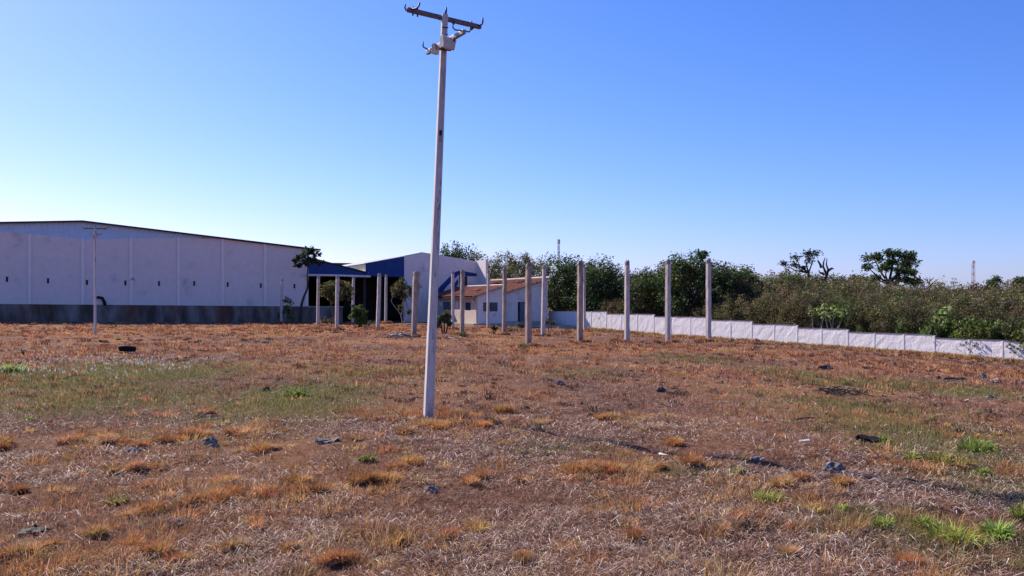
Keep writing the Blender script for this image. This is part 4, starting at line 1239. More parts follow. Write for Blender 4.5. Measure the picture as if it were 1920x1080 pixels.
# ------------------------------------------------------------------ far masts
def mast(px, Y, py, wpx, lab, cols):
    x = (px - 960) / FPX * Y; z0 = gz(x, Y); h = py2z(py, Y) - z0; wd = wpx / FPX * Y
    t = thing('lattice_mast', lab, 'mast', (x, Y, z0), R(20), 'far lattice masts')
    nb = 12
    for k in range(nb):
        za, zb = h * k / nb, h * (k + 1) / nb
        fa, fb = wd / 2 * (1.5 - .6 * k / nb), wd / 2 * (1.5 - .6 * (k + 1) / nb)
        mb = MB(); rr = wd * .085
        ca = [(-fa, -fa), (fa, -fa), (fa, fa), (-fa, fa)]; cb = [(-fb, -fb), (fb, -fb), (fb, fb), (-fb, fb)]
        for j in range(4):
            j2 = (j + 1) % 4
            mb.tube([(*ca[j], za), (*cb[j], zb)], rr, 4); mb.tube([(*ca[j], za), (*cb[j2], zb)], rr * .6, 4); mb.tube([(*ca[j2], za), (*cb[j], zb)], rr * .6, 4)
            mb.tube([(*cb[j], zb), (*cb[j2], zb)], rr * .6, 4)
        mb.build('mast_section', cols[k % 2], t)
    for s in (-1, 1):
        MB().box(s * wd * .75 - wd * .2, s * wd * .75 + wd * .2, -wd * .3, wd * .3, h * .94, h * 1.0).build('antenna_panel', M_MASTW, t)
    MB().tube([(0, 0, h), (0, 0, h * 1.02)], wd * .06, 4).build('top_rod', M_STEEL, t)
mast(1825, 520, 489, 3.6, 'slim red and white lattice mast far off on the right skyline', (M_RED, M_MASTW))
mast(1047.5, 420, 449, 2.8, 'slim grey lattice mast rising behind the dark trees right of the house', (M_GALV, M_STEEL))

# ------------------------------------------------------------------ things lying in the field
from mathutils import noise as mnoise
def clod(px, py, wpx, hpx_, lab, m, name='dry_clod', cat='clod', shards=6, flat=1.0, group='dry clods and scraps lying in the grass', bend=0.0):
    p = on_ground(px, py + hpx_ * .4)
    wm = wpx / FPX * p.y; hm = max(.02, hpx_ / FPX * p.y * flat)
    t = thing(name, lab, cat, p - Vector((0, 0, hm * .12)), random.uniform(-.3, .3), group)
    bm = bmesh.new(); bmesh.ops.create_icosphere(bm, subdivisions=3, radius=1)
    o_ = Vector((px * .37, py * .19, 3.1))
    for v in bm.verts:
        d = v.co.normalized()
        k = 1 + .55 * (mnoise.noise(d * 2.1 + o_)) + .38 * abs(mnoise.noise(d * 4.7 + o_)) + .16 * mnoise.noise(d * 11 + o_)
        c = d * k
        v.co = Vector((c.x * wm * .46, c.y * wm * .36, c.z * hm * .62 + hm * .22 + bend * hm * (c.x * c.x)))
    me = bpy.data.meshes.new('body'); bm.to_mesh(me); bm.free(); me.materials.append(m)
    o = bpy.data.objects.new('body', me); COL.objects.link(o); o.parent = t
    for k in range(shards):
        a = random.uniform(0, 6.28); r0 = wm * .25
        q = Vector((math.cos(a) * r0, math.sin(a) * r0 * .7, hm * random.uniform(.15, .5)))
        e = q + Vector((math.cos(a), math.sin(a) * .7, random.uniform(-.05, .5))) * wm * random.uniform(.22, .42)
        sd_ = Vector((-math.sin(a), math.cos(a), random.uniform(-.6, .6))).normalized() * wm * .06
        mb = MB(); md = (q + e) / 2 + Vector((0, 0, wm * .04))
        mb.hexa([q - sd_ * .6, q + sd_ * .6, q + sd_ * .6 + Vector((0, 0, .004)), q - sd_ * .6 + Vector((0, 0, .004))], [md - sd_, md + sd_, md + sd_ + Vector((0, 0, .004)), md - sd_ + Vector((0, 0, .004))])
        mb.hexa([md - sd_, md + sd_, md + sd_ + Vector((0, 0, .004)), md - sd_ + Vector((0, 0, .004))], [e - sd_ * .2, e + sd_ * .2, e + sd_ * .2 + Vector((0, 0, .004)), e - sd_ * .2 + Vector((0, 0, .004))])
        mb.build('dry_leaf', m, t)
    return t
for a in ((395, 830, 27, 18, 'crumpled blue-grey clump beside the orange tufts on the left', M_DUNG),
          (247, 846, 31, 12, 'flat grey clump with spiky leaves below the orange tufts on the left', M_DUNG),
          (1563, 872, 36, 19, 'pale grey crumpled clump below the black shoe soles', M_DUNG),
          (807, 916, 28, 12, 'small dark grey clump in the grass below the power pole', M_DUNG),
          (335, 988, 40, 10, 'dark grey scrap on bare red soil at the lower left', M_DUNGD),
          (1421, 862, 28, 8, 'flat dark grey clump at the pole shadow right of centre', M_DUNG),
          (1240, 730, 17, 11, 'round dark brown clod in the middle of the field right of the pole', M_DUNGD),
          (1050, 720, 15, 8, 'small pale clod right of the power pole in the middle distance', M_DUNG),
          (499, 731, 14, 10, 'dark grey clod left of the bright green tuft in the middle distance', M_DUNGD),
          (545, 741, 18, 6, 'flat grey clod just under the bright green tuft left of the pole', M_DUNG),
          (1481, 707, 12, 7, 'small grey clod right of the green patch far right', M_DUNG),
          (1546, 690, 26, 12, 'brown curled scrap near the white wall, right of the soil mounds', M_DUNGD),
          (1521, 667, 11, 7, 'tiny dark clod near the foot of the white wall', M_DUNGD),
          (1674, 681, 15, 9, 'pale brown clod near the white wall, left of three smaller ones', M_DUNG),
          (1718, 690, 12, 5, 'flat pale clod near the white wall below the spreading tree', M_DUNG),
          (1776, 690, 9, 6, 'small dark clod near the white wall below the mast', M_DUNGD),
          (1803, 708, 16, 9, 'dark clod at the end of the thin stick near the right edge', M_DUNGD),
          (1840, 705, 20, 9, 'greyish clod in dry grass near the right end of the wall', M_DUNG),
          (1855, 745, 16, 10, 'grey and white clod alone near the right edge', M_DUNG),
          (1869, 711, 10, 5, 'small pale clod next to the dry grass at the right edge', M_PALE),
          (1915, 720, 14, 6, 'flat grey clod cut by the right edge', M_DUNG),
          (930, 826, 10, 7, 'small bluish scrap in the grass right of the pole foot', M_DUNG),
          (1759, 707, 10, 7, 'small brown clod between the thin stick and the wall', M_DUNGD)):
    clod(*a)
clod(612, 829, 42, 8, 'dark curved strip of bark lying left of the power pole foot', M_DUNG, 'curled_bark', 'bark', 5, 1.0, bend=.8)
clod(65, 993, 50, 9, 'black flattened rag at the lower left edge', M_BLACK, 'black_rag', 'rag', 2)
# white chips
def chip(px, py, wpx, lab):
    p = on_ground(px, py); wm = wpx / FPX * p.y
    mb = MB()
    pts = [(-.5, -.12), (-.1, -.2), (.35, -.15), (.5, .02), (.2, .18), (-.3, .16)]
    mb.hexa([(-.5 * wm, -.15 * wm, .02), (.5 * wm, -.2 * wm, .03), (.42 * wm, .2 * wm, .045), (-.4 * wm, .18 * wm, .03)], [(-.48 * wm, -.14 * wm, .035), (.48 * wm, -.18 * wm, .05), (.40 * wm, .18 * wm, .06), (-.38 * wm, .16 * wm, .045)])
    o = mb.build('pale_chip', M_PALE, bevel=.004); o.location = p
    tag(o, lab, 'scrap', 'pale flat chips')
chip(1508, 834, 22, 'pale flat chip left of the black shoe soles')
chip(1092, 872, 18, 'pale flat chip at the top of the orange patch right of the pole')
chip(1813, 757, 8, 'tiny pale chip near the right edge of the field')
# black shoe soles
def sole(px, py, lpx, rz, lab, tilt):
    p = on_ground(px, py); ln = lpx / FPX * p.y
    V = []; n_ = 22; F = []
    for layer, (z, k) in enumerate(((0, .94), (.012, 1.0), (.03, 1.0), (.036, .95))):
        for i in range(n_):
            a = 2 * math.pi * i / n_
            x = math.cos(a) * ln / 2
            wd_ = ln * (.19 + .035 * math.cos(a) - .045 * math.exp(-((math.cos(a) + .15) / .28) ** 2))
            V.append((x * k, math.sin(a) * wd_ * k, z + .03 * (x / ln) ** 2))
    for l_ in range(3):
        for i in range(n_):
            a = l_ * n_ + i; b2 = l_ * n_ + (i + 1) % n_
            F.append((a, b2, b2 + n_, a + n_))
    F.append(tuple(range(n_ - 1, -1, -1))); F.append(tuple(3 * n_ + i for i in range(n_)))
    mm = MB(); mm.v = V; mm.f = F
    t = thing('shoe_sole', lab, 'shoe sole', p + Vector((0, 0, .055)), rz, 'pair of black shoe soles')
    t.rotation_euler = (tilt, R(6), rz)
    mm.build('sole', M_BLACK, t)
    hl = MB().hexa([(-ln * .44, -ln * .12, -.016), (-ln * .16, -ln * .12, -.016), (-ln * .16, ln * .12, -.016), (-ln * .44, ln * .12, -.016)], [(-ln * .44, -ln * .12, .002), (-ln * .16, -ln * .12, .002), (-ln * .16, ln * .12, .002), (-ln * .44, ln * .12, .002)])
    hl.build('heel', M_BLACK, t)
sole(1612, 835, 20, R(20), 'smaller left one of two black shoe soles in the grass', R(30))
sole(1632, 837, 36, R(-24), 'larger right one of two black shoe soles in the grass', R(32))
# tyre
def tyre():
    p = on_ground(238, 661)
    ro = 15 / FPX * p.y; ri = ro * .58; wd_ = 11 / FPX * p.y
    t = thing('car_tyre', 'black car tyre lying flat in the field on the left', 'tyre', p + Vector((0, 0, .05)), 0)
    t.rotation_euler = (R(-5), R(4), 0)
    prof = [(ri, .12 * wd_), (ri + .02, 0), (ro * .82, 0), (ro * .96, .1 * wd_), (ro, .25 * wd_), (ro, .75 * wd_), (ro * .96, .9 * wd_), (ro * .82, wd_), (ri + .02, wd_), (ri, .88 * wd_), (ri + .05, .5 * wd_)]
    n_ = 36; V = []; F = []
    for i in range(n_):
        a = 2 * math.pi * i / n_
        for r_, z in prof: V.append((math.cos(a) * r_, math.sin(a) * r_, z))
    k_ = len(prof)
    for i in range(n_):
        for j in range(k_):
            a = i * k_ + j; b2 = i * k_ + (j + 1) % k_; c = ((i + 1) % n_) * k_
            F.append((a, b2, c + (j + 1) % k_, c + j))
    mm = MB(); mm.v = V; mm.f = F
    mm.build('tyre_body', M_BLACK, t, True)
    tr = MB()
    for i in range(48):
        a = 2 * math.pi * i / 48
        for z in (.28, .55):
            c = Vector((math.cos(a) * (ro + .006), math.sin(a) * (ro + .006), wd_ * z)); tt_ = Vector((-math.sin(a), math.cos(a), 0)) * ro * .045
            tr.bar(c - tt_, c + tt_ * .6 + Vector((0, 0, wd_ * .18)), .014, wd_ * .09)
    tag(tr.build('tread', M_BLACK, t), kind='stuff')
tyre()
# sticks
def stick(pts, r, lab, m=M_DEAD, name='fallen_stick'):
    P3 = []
    for (px, py, lift) in pts:
        q = on_ground(px, py); P3.append(q + Vector((0, 0, lift)))
    o = MB().tube([q - P3[0] for q in P3], [r * (1 - .4 * i / (len(P3) - 1)) for i in range(len(P3))], 6).build(name, m, None, True)
    o.location = P3[0]
    tag(o, lab, 'stick', 'fallen sticks')
stick([(1771, 713, .05), (1786, 713, .06), (1802, 712, .05)], .035, 'thin dark stick near the right end of the wall')
stick([(1690, 897, .03), (1705, 901, .035), (1722, 904, .02)], .012, 'thin dark twig below the green tufts on the right')
stick([(1237, 850, .03), (1243, 855, .05), (1258, 858, .03)], .015, 'short pale curved stick on the pole shadow', M_PALE)
stick([(1490, 792, .03), (1510, 790, .05), (1528, 789, .03)], .014, 'dark twig above the pale chip on the right')
stick([(790, 633, .05), (805, 634, .08), (826, 637, .05)], .04, 'grey branch lying just behind the power pole foot', M_DUNG)
stick([(838, 634, .05), (850, 637, .08), (856, 643, .05)], .03, 'grey branch lying right of the power pole in the distance', M_DUNG)
# charred branches
def pile(px, py, wpx, hpx_, n_, lab, mats, name, cat, r0=.012, chunks=0, lens=(.2, .6)):
    c = on_ground(px, py); wm = wpx / FPX * c.y
    a_ = on_ground(px, py - hpx_); b2 = on_ground(px, py + hpx_)
    dm = max(.3, (a_ - b2).length / 2)
    t = thing(name, lab, cat, c)
    for k in range(n_):
        x = random.gauss(0, .23) * wm; y = random.gauss(0, .4) * dm
        z = gz(c.x + x, c.y + y) - c.z
        a = random.uniform(0, 3.14); ln = random.uniform(*lens)
        d = Vector((math.cos(a), math.sin(a) * .8, random.uniform(-.05, .3))) * ln / 2
        m0 = Vector((x, y, z + .02 + abs(d.z) + random.uniform(0, .05)))
        MB().tube([m0 - d, m0 + Vector((random.uniform(-.03, .03),) * 3), m0 + d], [r0, r0 * .85, r0 * .4], 5).build('branch', random.choice(mats), t)
    for k in range(chunks):
        x = random.gauss(.05, .2) * wm; y = random.gauss(0, .35) * dm; z = gz(c.x + x, c.y + y) - c.z
        s_ = random.uniform(.06, .2)
        a = random.uniform(0, 3.1)
        MB().bar((x, y, z + s_ * .3), (x + math.cos(a) * s_, y + math.sin(a) * s_, z + s_ * random.uniform(.3, .8)), s_ * .8, s_ * .5).build('rubble_piece', random.choice((M_PALE, M_DUNG, M_CONC)), t, bevel=.02)
pile(1575, 741, 105, 6, 60, 'low litter of charred dark twigs on the right side of the field', [M_DEAD, M_DUNGD, M_DEAD], 'twig_heap', 'twigs', .009, 0, (.10, .36))
pile(752, 631, 74, 5, 36, 'low heap of pale rubble and branches left of the power pole', [M_DEAD, M_DUNG, M_DEAD], 'rubble_heap', 'rubble', .025, 26, (.3, .8))
pile(1275, 741, 60, 3, 22, 'scatter of thin dark twigs beside the round dark clod', [M_DEAD, M_DUNGD], 'twig_scatter', 'twigs', .008, 0, (.08, .28))
# soil mounds by the wall
def mound(px, py, wpx, hpx_, lab):
    c = on_ground(px, py); wm = wpx / FPX * c.y; hm = hpx_ / FPX * c.y
    V = []; F = []; n_ = 40; rings = 12
    for k in range(rings + 1):
        u = k / rings
        for i in range(n_):
            a = 2 * math.pi * i / n_
            rr_ = wm * .5 * u * (1 + .22 * mnoise.noise(Vector((math.cos(a) * 1.5 + px, math.sin(a) * 1.5, 1))))
            x, y = math.cos(a) * rr_, math.sin(a) * rr_ * .75
            zz = hm * (math.cos(math.pi * u) * .5 + .5) * (1 + .3 * mnoise.noise(Vector((x * 3, y * 3, px)))) + .06 * mnoise.noise(Vector((x * 7, y * 7, 2)))
            V.append((x, y, gz(c.x + x, c.y + y) - c.z + zz - .03))
    for k in range(rings):
        for i in range(n_):
            a = k * n_ + i; b2 = k * n_ + (i + 1) % n_
            F.append((a, b2, b2 + n_, a + n_))
    mm = MB(); mm.v = V; mm.f = F
    o = mm.build('soil_mound', M_SOIL, None, True); o.location = c
    tag(o, lab, 'mound', 'soil mounds by the wall')
mound(1372, 641, 32, 6.5, 'smaller dark soil mound at the wall, right of the rightmost pillar')
mound(1419, 643, 40, 9, 'larger dark soil mound at the wall, second right of the rightmost pillar')
mound(1500, 652, 46, 5, 'long low soil mound at the wall foot below the thin twisted tree')
mound(1625, 657, 34, 5, 'low grassy soil mound at the wall foot left of the big spreading tree')
mound(592, 614, 30, 4, 'dark soil heap at the foot of the second pillar from the left')

# ------------------------------------------------------------------ grass
def blades(pos, az, leanv, ln, wd, col, curved=False, tipc=1.15):
    n_ = len(pos)
    d = np.stack([np.cos(az) * np.sin(leanv), np.sin(az) * np.sin(leanv), np.cos(leanv)], -1)
    sa = az + math.pi / 2 + rng.normal(0, .7, n_)
    s = np.stack([np.cos(sa), np.sin(sa), rng.normal(0, .15, n_)], -1) * (wd * .5)[:, None]
    tip = pos + d * ln[:, None]
    if not curved:
        V = np.stack([pos - s, pos + s, tip], 1).reshape(-1, 3)
        F = np.arange(3 * n_).reshape(n_, 3)
        C = np.stack([col, col, col * tipc], 1).reshape(-1, 3)
        return V, F, C
    l2 = leanv * .55
    d2_ = np.stack([np.cos(az) * np.sin(l2), np.sin(az) * np.sin(l2), np.cos(l2)], -1)
    mid = pos + d2_ * (ln * .55)[:, None]
    l3 = np.minimum(leanv * 1.5, 1.9)
    d3 = np.stack([np.cos(az) * np.sin(l3), np.sin(az) * np.sin(l3), np.cos(l3)], -1)
    tip = mid + d3 * (ln * .5)[:, None]
    V = np.stack([pos - s * .8, pos + s * .8, mid - s, mid + s, tip], 1).reshape(-1, 3)
    b_ = np.arange(n_)[:, None] * 5
    F = np.concatenate([b_ + np.array([[0, 1, 3]]), b_ + np.array([[0, 3, 2]]), b_ + np.array([[2, 3, 4]])], 0)
    C = np.stack([col * .9, col * .9, col, col, col * tipc], 1).reshape(-1, 3)
    return V, F, C
def sampleY(n_, y0, y1, p=1.0):
    u = rng.random(n_)
    if abs(p - 1) < 1e-6: return y0 * (y1 / y0) ** u
    return (y0 ** (1 - p) + u * (y1 ** (1 - p) - y0 ** (1 - p))) ** (1 / (1 - p))
def wall_side(x, y):
    """metres in front of the boundary wall"""
    return (x - WP1.x) * wn.x + (y - WP1.y) * wn.y
wn = Vector((-wdir.y, wdir.x, 0))
if wn.y > 0: wn = -wn
def field_mask(x, y):
    ok = wall_side(x, y) > .12
    lx = (x - FO.x) * AX.x + (y - FO.y) * AX.y; ly = (x - FO.x) * BX.x + (y - FO.y) * BX.y
    ok &= ~((ly > -.15) & (lx < 20))
    hx_ = (x - HC.x) * AX.x + (y - HC.y) * AX.y; hy_ = (x - HC.x) * BX.x + (y - HC.y) * BX.y
    ok &= ~((hx_ > -.6) & (hx_ < 9.3) & (hy_ > -3.3))
    return ok
def spots(n_, y0, y1, p=1.0, spread=.68):
    y = sampleY(n_, y0, y1, p)
    x = rng.uniform(-1, 1, n_) * (spread * y + 1.6)
    k = field_mask(x, y)
    return x[k], y[k]
PHI = 2 * math.pi
def put(name, lst, m, lab, cat=None):
    V = np.concatenate([a for a, _, _ in lst]); C = np.concatenate([c for _, _, c in lst])
    off = 0; Fs = []
    for a, f, _ in lst:
        Fs.append(f + off); off += len(a)
    o = np_obj(name, V, np.concatenate(Fs), m, np.clip(C, .004, 1))
    return tag(o, lab, cat, kind='stuff')

def tufts(cx, cy, rad, per, hgt, cols, wscale=1.0, lean0=.12, lean1=.85, curved=True, z=None):
    n_ = len(cx)
    k = np.repeat(np.arange(n_), per)
    a = rng.uniform(0, PHI, len(k)); r = np.sqrt(rng.random(len(k))) * rad[k]
    px_ = cx[k] + np.cos(a) * r; py_ = cy[k] + np.sin(a) * r
    pz = ground(px_, py_) - .006
    ln = hgt[k] * rng.uniform(.45, 1.15, len(k))
    lean_ = lean0 + (r / rad[k]) * lean1 * rng.uniform(.5, 1.3, len(k))
    tc = cols[k] * (1 + rng.normal(0, .17, (len(k), 1)))
    dd = np.hypot(px_, py_)
    return blades(np.stack([px_, py_, pz], -1), a + rng.normal(0, .5, len(k)), lean_, ln, (.00075 * dd + .0022) * wscale * rng.uniform(.7, 1.3, len(k)), tc, curved)
# short dead mat of brown grass
x, y = spots(480000, 3.6, 78, 1.05)
dens = fbm(x * .9, y * .9, 21, 3)
k = rng.random(len(x)) < np.clip((dens - .36) * 3.6, .10, 1) * (1 - .6 * field(GREENS, x, y))
x, y = x[k], y[k]
n_ = len(x); z = ground(x, y)
go = np.clip(field(ORANGE, x, y) + (fbm(x * .35, y * .35, 55, 3) - .56) * 1.4, 0, 1)
cb = pal(n_, [(.35, .19, .125), (.22, .115, .076), (.52, .35, .26), (.38, .18, .105), (.12, .066, .05)], None, .22)
co = pal(n_, [(.41, .195, .095), (.50, .27, .14), (.29, .125, .068)], None, .2)
pick = (rng.random(n_) < go * .75)[:, None]
col = np.where(pick, co, cb)
mat_b = blades(np.stack([x, y, z - .005], -1), rng.uniform(0, PHI, n_), np.abs(rng.normal(.75, .35, n_)), rng.uniform(.025, .07, n_) * (1 + y / 70), .0007 * y + .0012, col)
# small dark dead clumps
xd, yd = spots(3000, 11, 66, .7)
k = rng.random(len(xd)) < np.clip((fbm(xd * .25, yd * .25, 201, 3) - .38) * 3.5, .05, 1)
xd, yd = xd[k], yd[k]
rd = (rng.gamma(2.2, .022, len(xd)) + .025) * (1 + yd / 55)
dark_b = tufts(xd, yd, rd, 26, rd * .55 + .02, pal(len(xd), [(.10, .052, .038), (.14, .070, .045), (.20, .085, .05), (.075, .05, .04)], None, .2))
put('brown_grass', [mat_b, dark_b], M_BLADE, 'short withered brown grass covering the field')

# pale straw lying on the ground
st = []
for (cnt, y0, y1, cv) in ((220000, 3.6, 12, True), (160000, 12, 36, False)):
    x, y = spots(cnt, y0, y1, 1.1)
    sm = fbm(x * .55, y * .55, 71, 3) * .6 + fbm(x * 2.2, y * 2.2, 73, 2) * .4
    k = rng.random(len(x)) < np.clip((sm - .40) * 4.5, .05, .95)
    x, y = x[k], y[k]; n_ = len(x); z = ground(x, y)
    col = pal(n_, [(.52, .38, .31), (.36, .235, .175), (.74, .62, .53), (.23, .13, .095), (.12, .066, .048)], [.2, .25, .11, .24, .2], .2)
    st.append(blades(np.stack([x, y, z + rng.uniform(.0, .022, n_)], -1), rng.uniform(0, PHI, n_), np.clip(rng.normal(2.1, .35, n_), 1.2, 2.6) if cv else rng.normal(1.45, .15, n_),
                     rng.gamma(2.4, .024, n_) + .018, .0006 * y + rng.uniform(.0004, .0018, n_), col, cv, 1.05))
put('pale_straw', st, M_STRAW, 'pale dead straw littering the ground')

# orange dry tufts
OC = [(.53, .285, .11), (.45, .22, .085), (.60, .37, .155), (.37, .165, .07), (.50, .31, .16)]
sets = []
x, y = spots(6500, 3.8, 13, 1.0)
w_ = (field(ORANGE, x, y) * .9 + .09) * np.clip((fbm(x * .9, y * .9, 91, 3) - .38) * 4, 0, 1) + .015
k = rng.random(len(x)) < np.clip(w_, 0, 1)
x, y = x[k], y[k]; print('near tufts', len(x))
big = rng.gamma(2.2, .032, len(x)) + .03
sets.append(tufts(x, y, big, 75, big * .7 + .025, pal(len(x), OC, None, .15), .62, .15, 1.0))
x, y = spots(9000, 13, 76, .9)
w_ = field(ORANGE, x, y) + np.clip((fbm(x * .4, y * .4, 95, 3) - .48) * 1.6, 0, .6) + .04
k = rng.random(len(x)) < np.clip(w_, 0, 1)
x, y = x[k], y[k]; print('far tufts', len(x))
big = (rng.gamma(2.2, .035, len(x)) + .05) * (1 + y / 60)
sets.append(tufts(x, y, big, 22, big * .5 + .04, pal(len(x), [(.46, .22, .10), (.36, .15, .08), (.52, .29, .135), (.28, .13, .08)], None, .18)))
# the large clumps that stand out one by one
BIG = [(205, 828, 30), (235, 834, 26), (262, 838, 26), (300, 828, 34), (335, 832, 26), (352, 822, 34), (376, 818, 26), (440, 815, 40), (465, 813, 30), (15, 835, 36), (380, 782, 24), (490, 852, 30), (520, 846, 20),
       (700, 908, 46), (725, 904, 40), (672, 912, 26), (380, 945, 46), (408, 938, 42), (355, 952, 36), (430, 930, 34), (840, 1005, 34), (884, 988, 34), (650, 1056, 46), (625, 1060, 30), (300, 1052, 50), (330, 1060, 36), (240, 1036, 44),
       (96, 1038, 28), (60, 1046, 40), (20, 1050, 46), (430, 1036, 32), (1296, 873, 36), (1142, 786, 34), (1230, 882, 20), (1120, 884, 46), (1090, 890, 46), (1150, 888, 36), (1385, 985, 26), (1190, 1010, 24), (1495, 902, 36), (1460, 912, 36), (1575, 910, 24),
       (1262, 830, 22), (985, 1050, 26), (540, 1030, 26), (755, 1020, 24), (560, 905, 36), (600, 925, 36), (500, 930, 40), (30, 925, 34), (130, 830, 30), (1700, 1060, 40), (1480, 1040, 30), (1355, 1000, 24), (770, 870, 34), (740, 880, 30), (900, 895, 34), (880, 905, 26), (1010, 800, 24), (950, 772, 36),
       (830, 800, 40), (870, 792, 46), (790, 800, 36), (910, 800, 36), (760, 812, 30), (850, 778, 30), (985, 905, 22), (285, 960, 40), (250, 968, 36), (180, 1010, 34), (420, 905, 30), (250, 885, 34), (210, 890, 28), (470, 985, 30)]
cx = []; cy = []; rr_ = []
for (px, py, s_) in BIG:
    for j in range(3):
        q = on_ground(px + random.gauss(0, s_ * .22), py + random.gauss(0, 2.5))
        cx.append(q.x); cy.append(q.y); rr_.append(s_ * .40 / FPX * q.y * random.uniform(.7, 1.15))
cx, cy, rr_ = map(np.array, (cx, cy, rr_))
sets.append(tufts(cx, cy, rr_, 300, rr_ * .95 + .045, pal(len(cx), OC, None, .14), .6, .10, 1.05))
cx = []; cy = []
for q in pil_pos + [base]:
    for j in range(9 if q is not base else 14):
        a = random.uniform(0, 6.28) if q is not base else random.uniform(-.5, 3.6); r_ = random.uniform(.2, .55)
        cx.append(q.x + math.cos(a) * r_); cy.append(q.y + math.sin(a) * r_ * .8)
cx, cy = np.array(cx), np.array(cy)
dd_ = np.hypot(cx, cy); rr_ = .05 + .0022 * dd_
sets.append(tufts(cx, cy, rr_, 30, rr_ * 1.1 + .06, pal(len(cx), [(.44, .19, .085), (.38, .155, .075), (.50, .27, .12)], None, .15)))
put('orange_dry_grass', sets, M_BLADE, 'orange dry grass tufts scattered over the field')

# green and olive short grass
x, y = spots(560000, 3.8, 60, 1.0)
g = field(GREENS, x, y) * (.35 + 1.1 * fbm(x * .8, y * .8, 131, 3))
k = rng.random(len(x)) < np.clip(g * 1.7 - .06, 0, .95)
x, y = x[k], y[k]; n_ = len(x); print('green', n_)
col = pal(n_, [(.215, .20, .06), (.17, .175, .05), (.26, .225, .085), (.14, .12, .048), (.23, .28, .065)], [.28, .22, .2, .18, .12], .2)
gb = blades(np.stack([x, y, ground(x, y) - .005], -1), rng.uniform(0, PHI, n_), np.abs(rng.normal(.5, .3, n_)), rng.uniform(.03, .08, n_) * (1 + y / 50), .0008 * y + .002, col)
put('olive_grass', [gb], M_BLADE, 'patches of short olive-green grass in the field')

# feathery pale seed heads on the left
x, y = spots(60000, 17, 36, .4)
S_ = ell([(60, 690, 70, 14, .8), (200, 693, 120, 16, .9), (340, 693, 70, 16, .9), (120, 715, 150, 14, .35), (305, 716, 40, 8, .7), (20, 665, 60, 10, .4), (90, 680, 100, 10, .7)])
w_ = field(S_, x, y) * np.clip((fbm(x * 1.0, y * .7, 151, 3) - .47) * 5, 0, 1)
k = rng.random(len(x)) < np.clip(w_ * .42, 0, 1)
x, y = x[k], y[k]; n_ = len(x); print('seed', n_)
z = ground(x, y); h_ = rng.uniform(.05, .22, n_)
stem = blades(np.stack([x, y, z], -1), rng.uniform(0, PHI, n_), np.abs(rng.normal(.2, .15, n_)), h_ + .05, np.full(n_, .012), pal(n_, [(.28, .24, .13), (.2, .19, .09)]))
k4 = np.repeat(np.arange(n_), 3)
fl = blades(np.stack([x[k4], y[k4], z[k4] + h_[k4] * .9], -1) + rng.normal(0, .012, (len(k4), 3)), rng.uniform(0, PHI, len(k4)), np.abs(rng.normal(.6, .4, len(k4))), rng.uniform(.03, .08, len(k4)), rng.uniform(.018, .032, len(k4)), pal(len(k4), [(.58, .52, .48), (.46, .40, .35)], None, .12))
put('seed_grass', [stem, fl], M_BLADE, 'feathery pale seed heads among olive grass on the left')

# tall weeds and dry grass along the foot of the wall
u = rng.random(5200)
pw = [wline(a) for a in (1100, 1960)]
wx = pw[0].x + (pw[1].x - pw[0].x) * u; wy = pw[0].y + (pw[1].y - pw[0].y) * u
off = rng.gamma(1.2, .5, len(u)) + .12
wx = wx + wn.x * off; wy = wy + wn.y * off
k = rng.random(len(u)) < np.clip(.25 + .75 * (u > .35) * (fbm(wx * .5, wy * .5, 171, 2) > .40), 0, 1)
wx, wy = wx[k], wy[k]
put('wall_foot_grass', [tufts(wx, wy, np.full(len(wx), .14), 10, rng.uniform(.10, .34, len(wx)), pal(len(wx), [(.40, .235, .095), (.33, .18, .075), (.44, .30, .15), (.20, .17, .06)], [.4, .3, .2, .1], .15), 1.0)], M_BLADE, 'taller dry golden grass along the foot of the white wall')

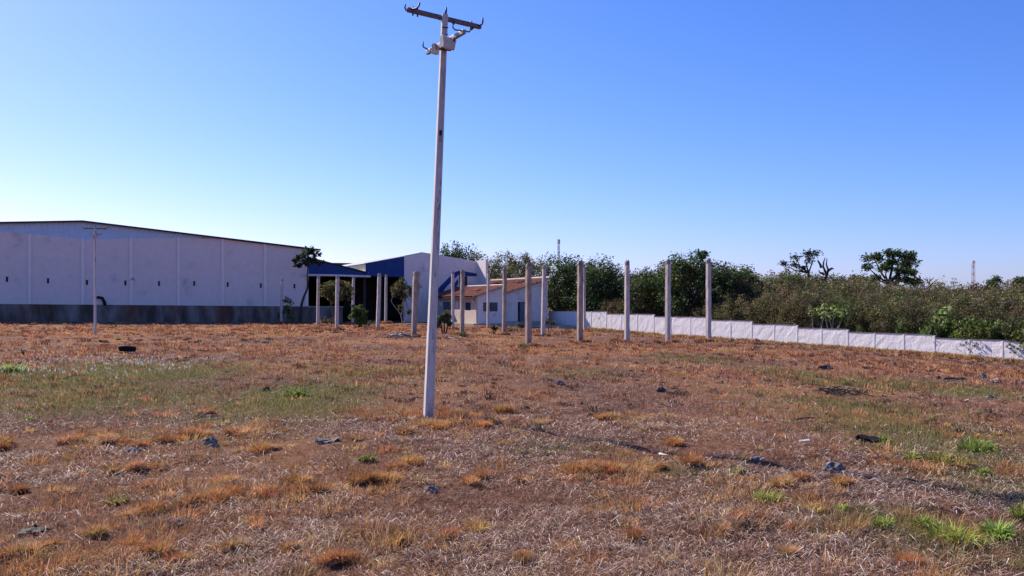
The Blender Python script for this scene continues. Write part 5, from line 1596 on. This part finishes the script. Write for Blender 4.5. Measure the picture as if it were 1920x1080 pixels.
# bright green tufts that can be told apart
GT = [(1440, 934, 52, 20, 'bright green grass tuft beside the orange tufts right of centre'),
      (1738, 994, 42, 20, 'smaller bright green tuft left of the biggest one at the lower right'),
      (1800, 1018, 78, 34, 'biggest bright green grass tuft at the lower right'),
      (1873, 1004, 58, 30, 'bright green tuft just right of the biggest one at the lower right'),
      (1916, 970, 44, 24, 'bright green tuft cut by the right edge'),
      (1843, 842, 84, 20, 'wide green tuft by the right edge level with the shoe soles'),
      (1712, 858, 24, 12, 'small round green tuft right of the shoe soles'),
      (1842, 884, 32, 13, 'small green tuft below the wide one by the right edge'),
      (1775, 862, 60, 20, 'olive-green tuft between the small round tuft and the wide one'),
      (1652, 828, 34, 9, 'low green tuft directly above the black shoe soles'),
      (557, 737, 46, 15, 'bright green tuft alone in the grass left of the power pole'),
      (18, 694, 44, 16, 'bright green tuft at the left edge of the field'),
      (222, 636, 11, 4, 'tiny green tuft right of the distant power pole'),
      (52, 788, 16, 8, 'small green tuft at the left edge above the orange tufts'),
      (1375, 886, 42, 9, 'yellowish tuft on the pole shadow right of centre'),
      (690, 863, 32, 10, 'faint green tuft below left of the power pole foot'),
      (222, 942, 44, 10, 'yellow-green tuft in bare ground at the lower left'),
      (1655, 992, 36, 18, 'loose green tuft left of the bright ones at the lower right'),
      (1580, 958, 24, 9, 'small pale green tuft between the pole shadow and the lower right tufts')]
for (px, py, wpx, hpx_, lab) in GT:
    c = on_ground(px, py + hpx_ * .35)
    rad_ = wpx * .42 / FPX * c.y; hm = hpx_ * 1.25 / FPX * c.y
    n_ = int(90 + 150 * min(1, wpx / 70))
    dull = any(w_ in lab for w_ in ('yellow', 'olive', 'faint'))
    cl = pal(1, [(.29, .28, .075)] if dull else [(.29, .36, .075)], None, .08)
    m3 = 4
    cx = np.array([c.x + random.gauss(0, rad_ * .35) for _ in range(m3)]); cy = np.array([c.y + random.gauss(0, rad_ * .3) for _ in range(m3)])
    V, F, C = tufts(cx, cy, np.full(m3, rad_ * .62), n_ // m3, np.full(m3, hm * 1.15), np.repeat(cl, m3, 0) * rng.uniform(.75, 1.2, (m3, 1)), 1.7, .1, 1.15)
    V = V - np.array([c.x, c.y, c.z])
    o = np_obj('grass_tuft', V, F, M_BLADE, np.clip(C * rng.uniform(.9, 1.1, (len(C), 1)), .004, 1))
    o.location = c
    tag(o, lab, 'grass tuft', 'bright green grass tufts')
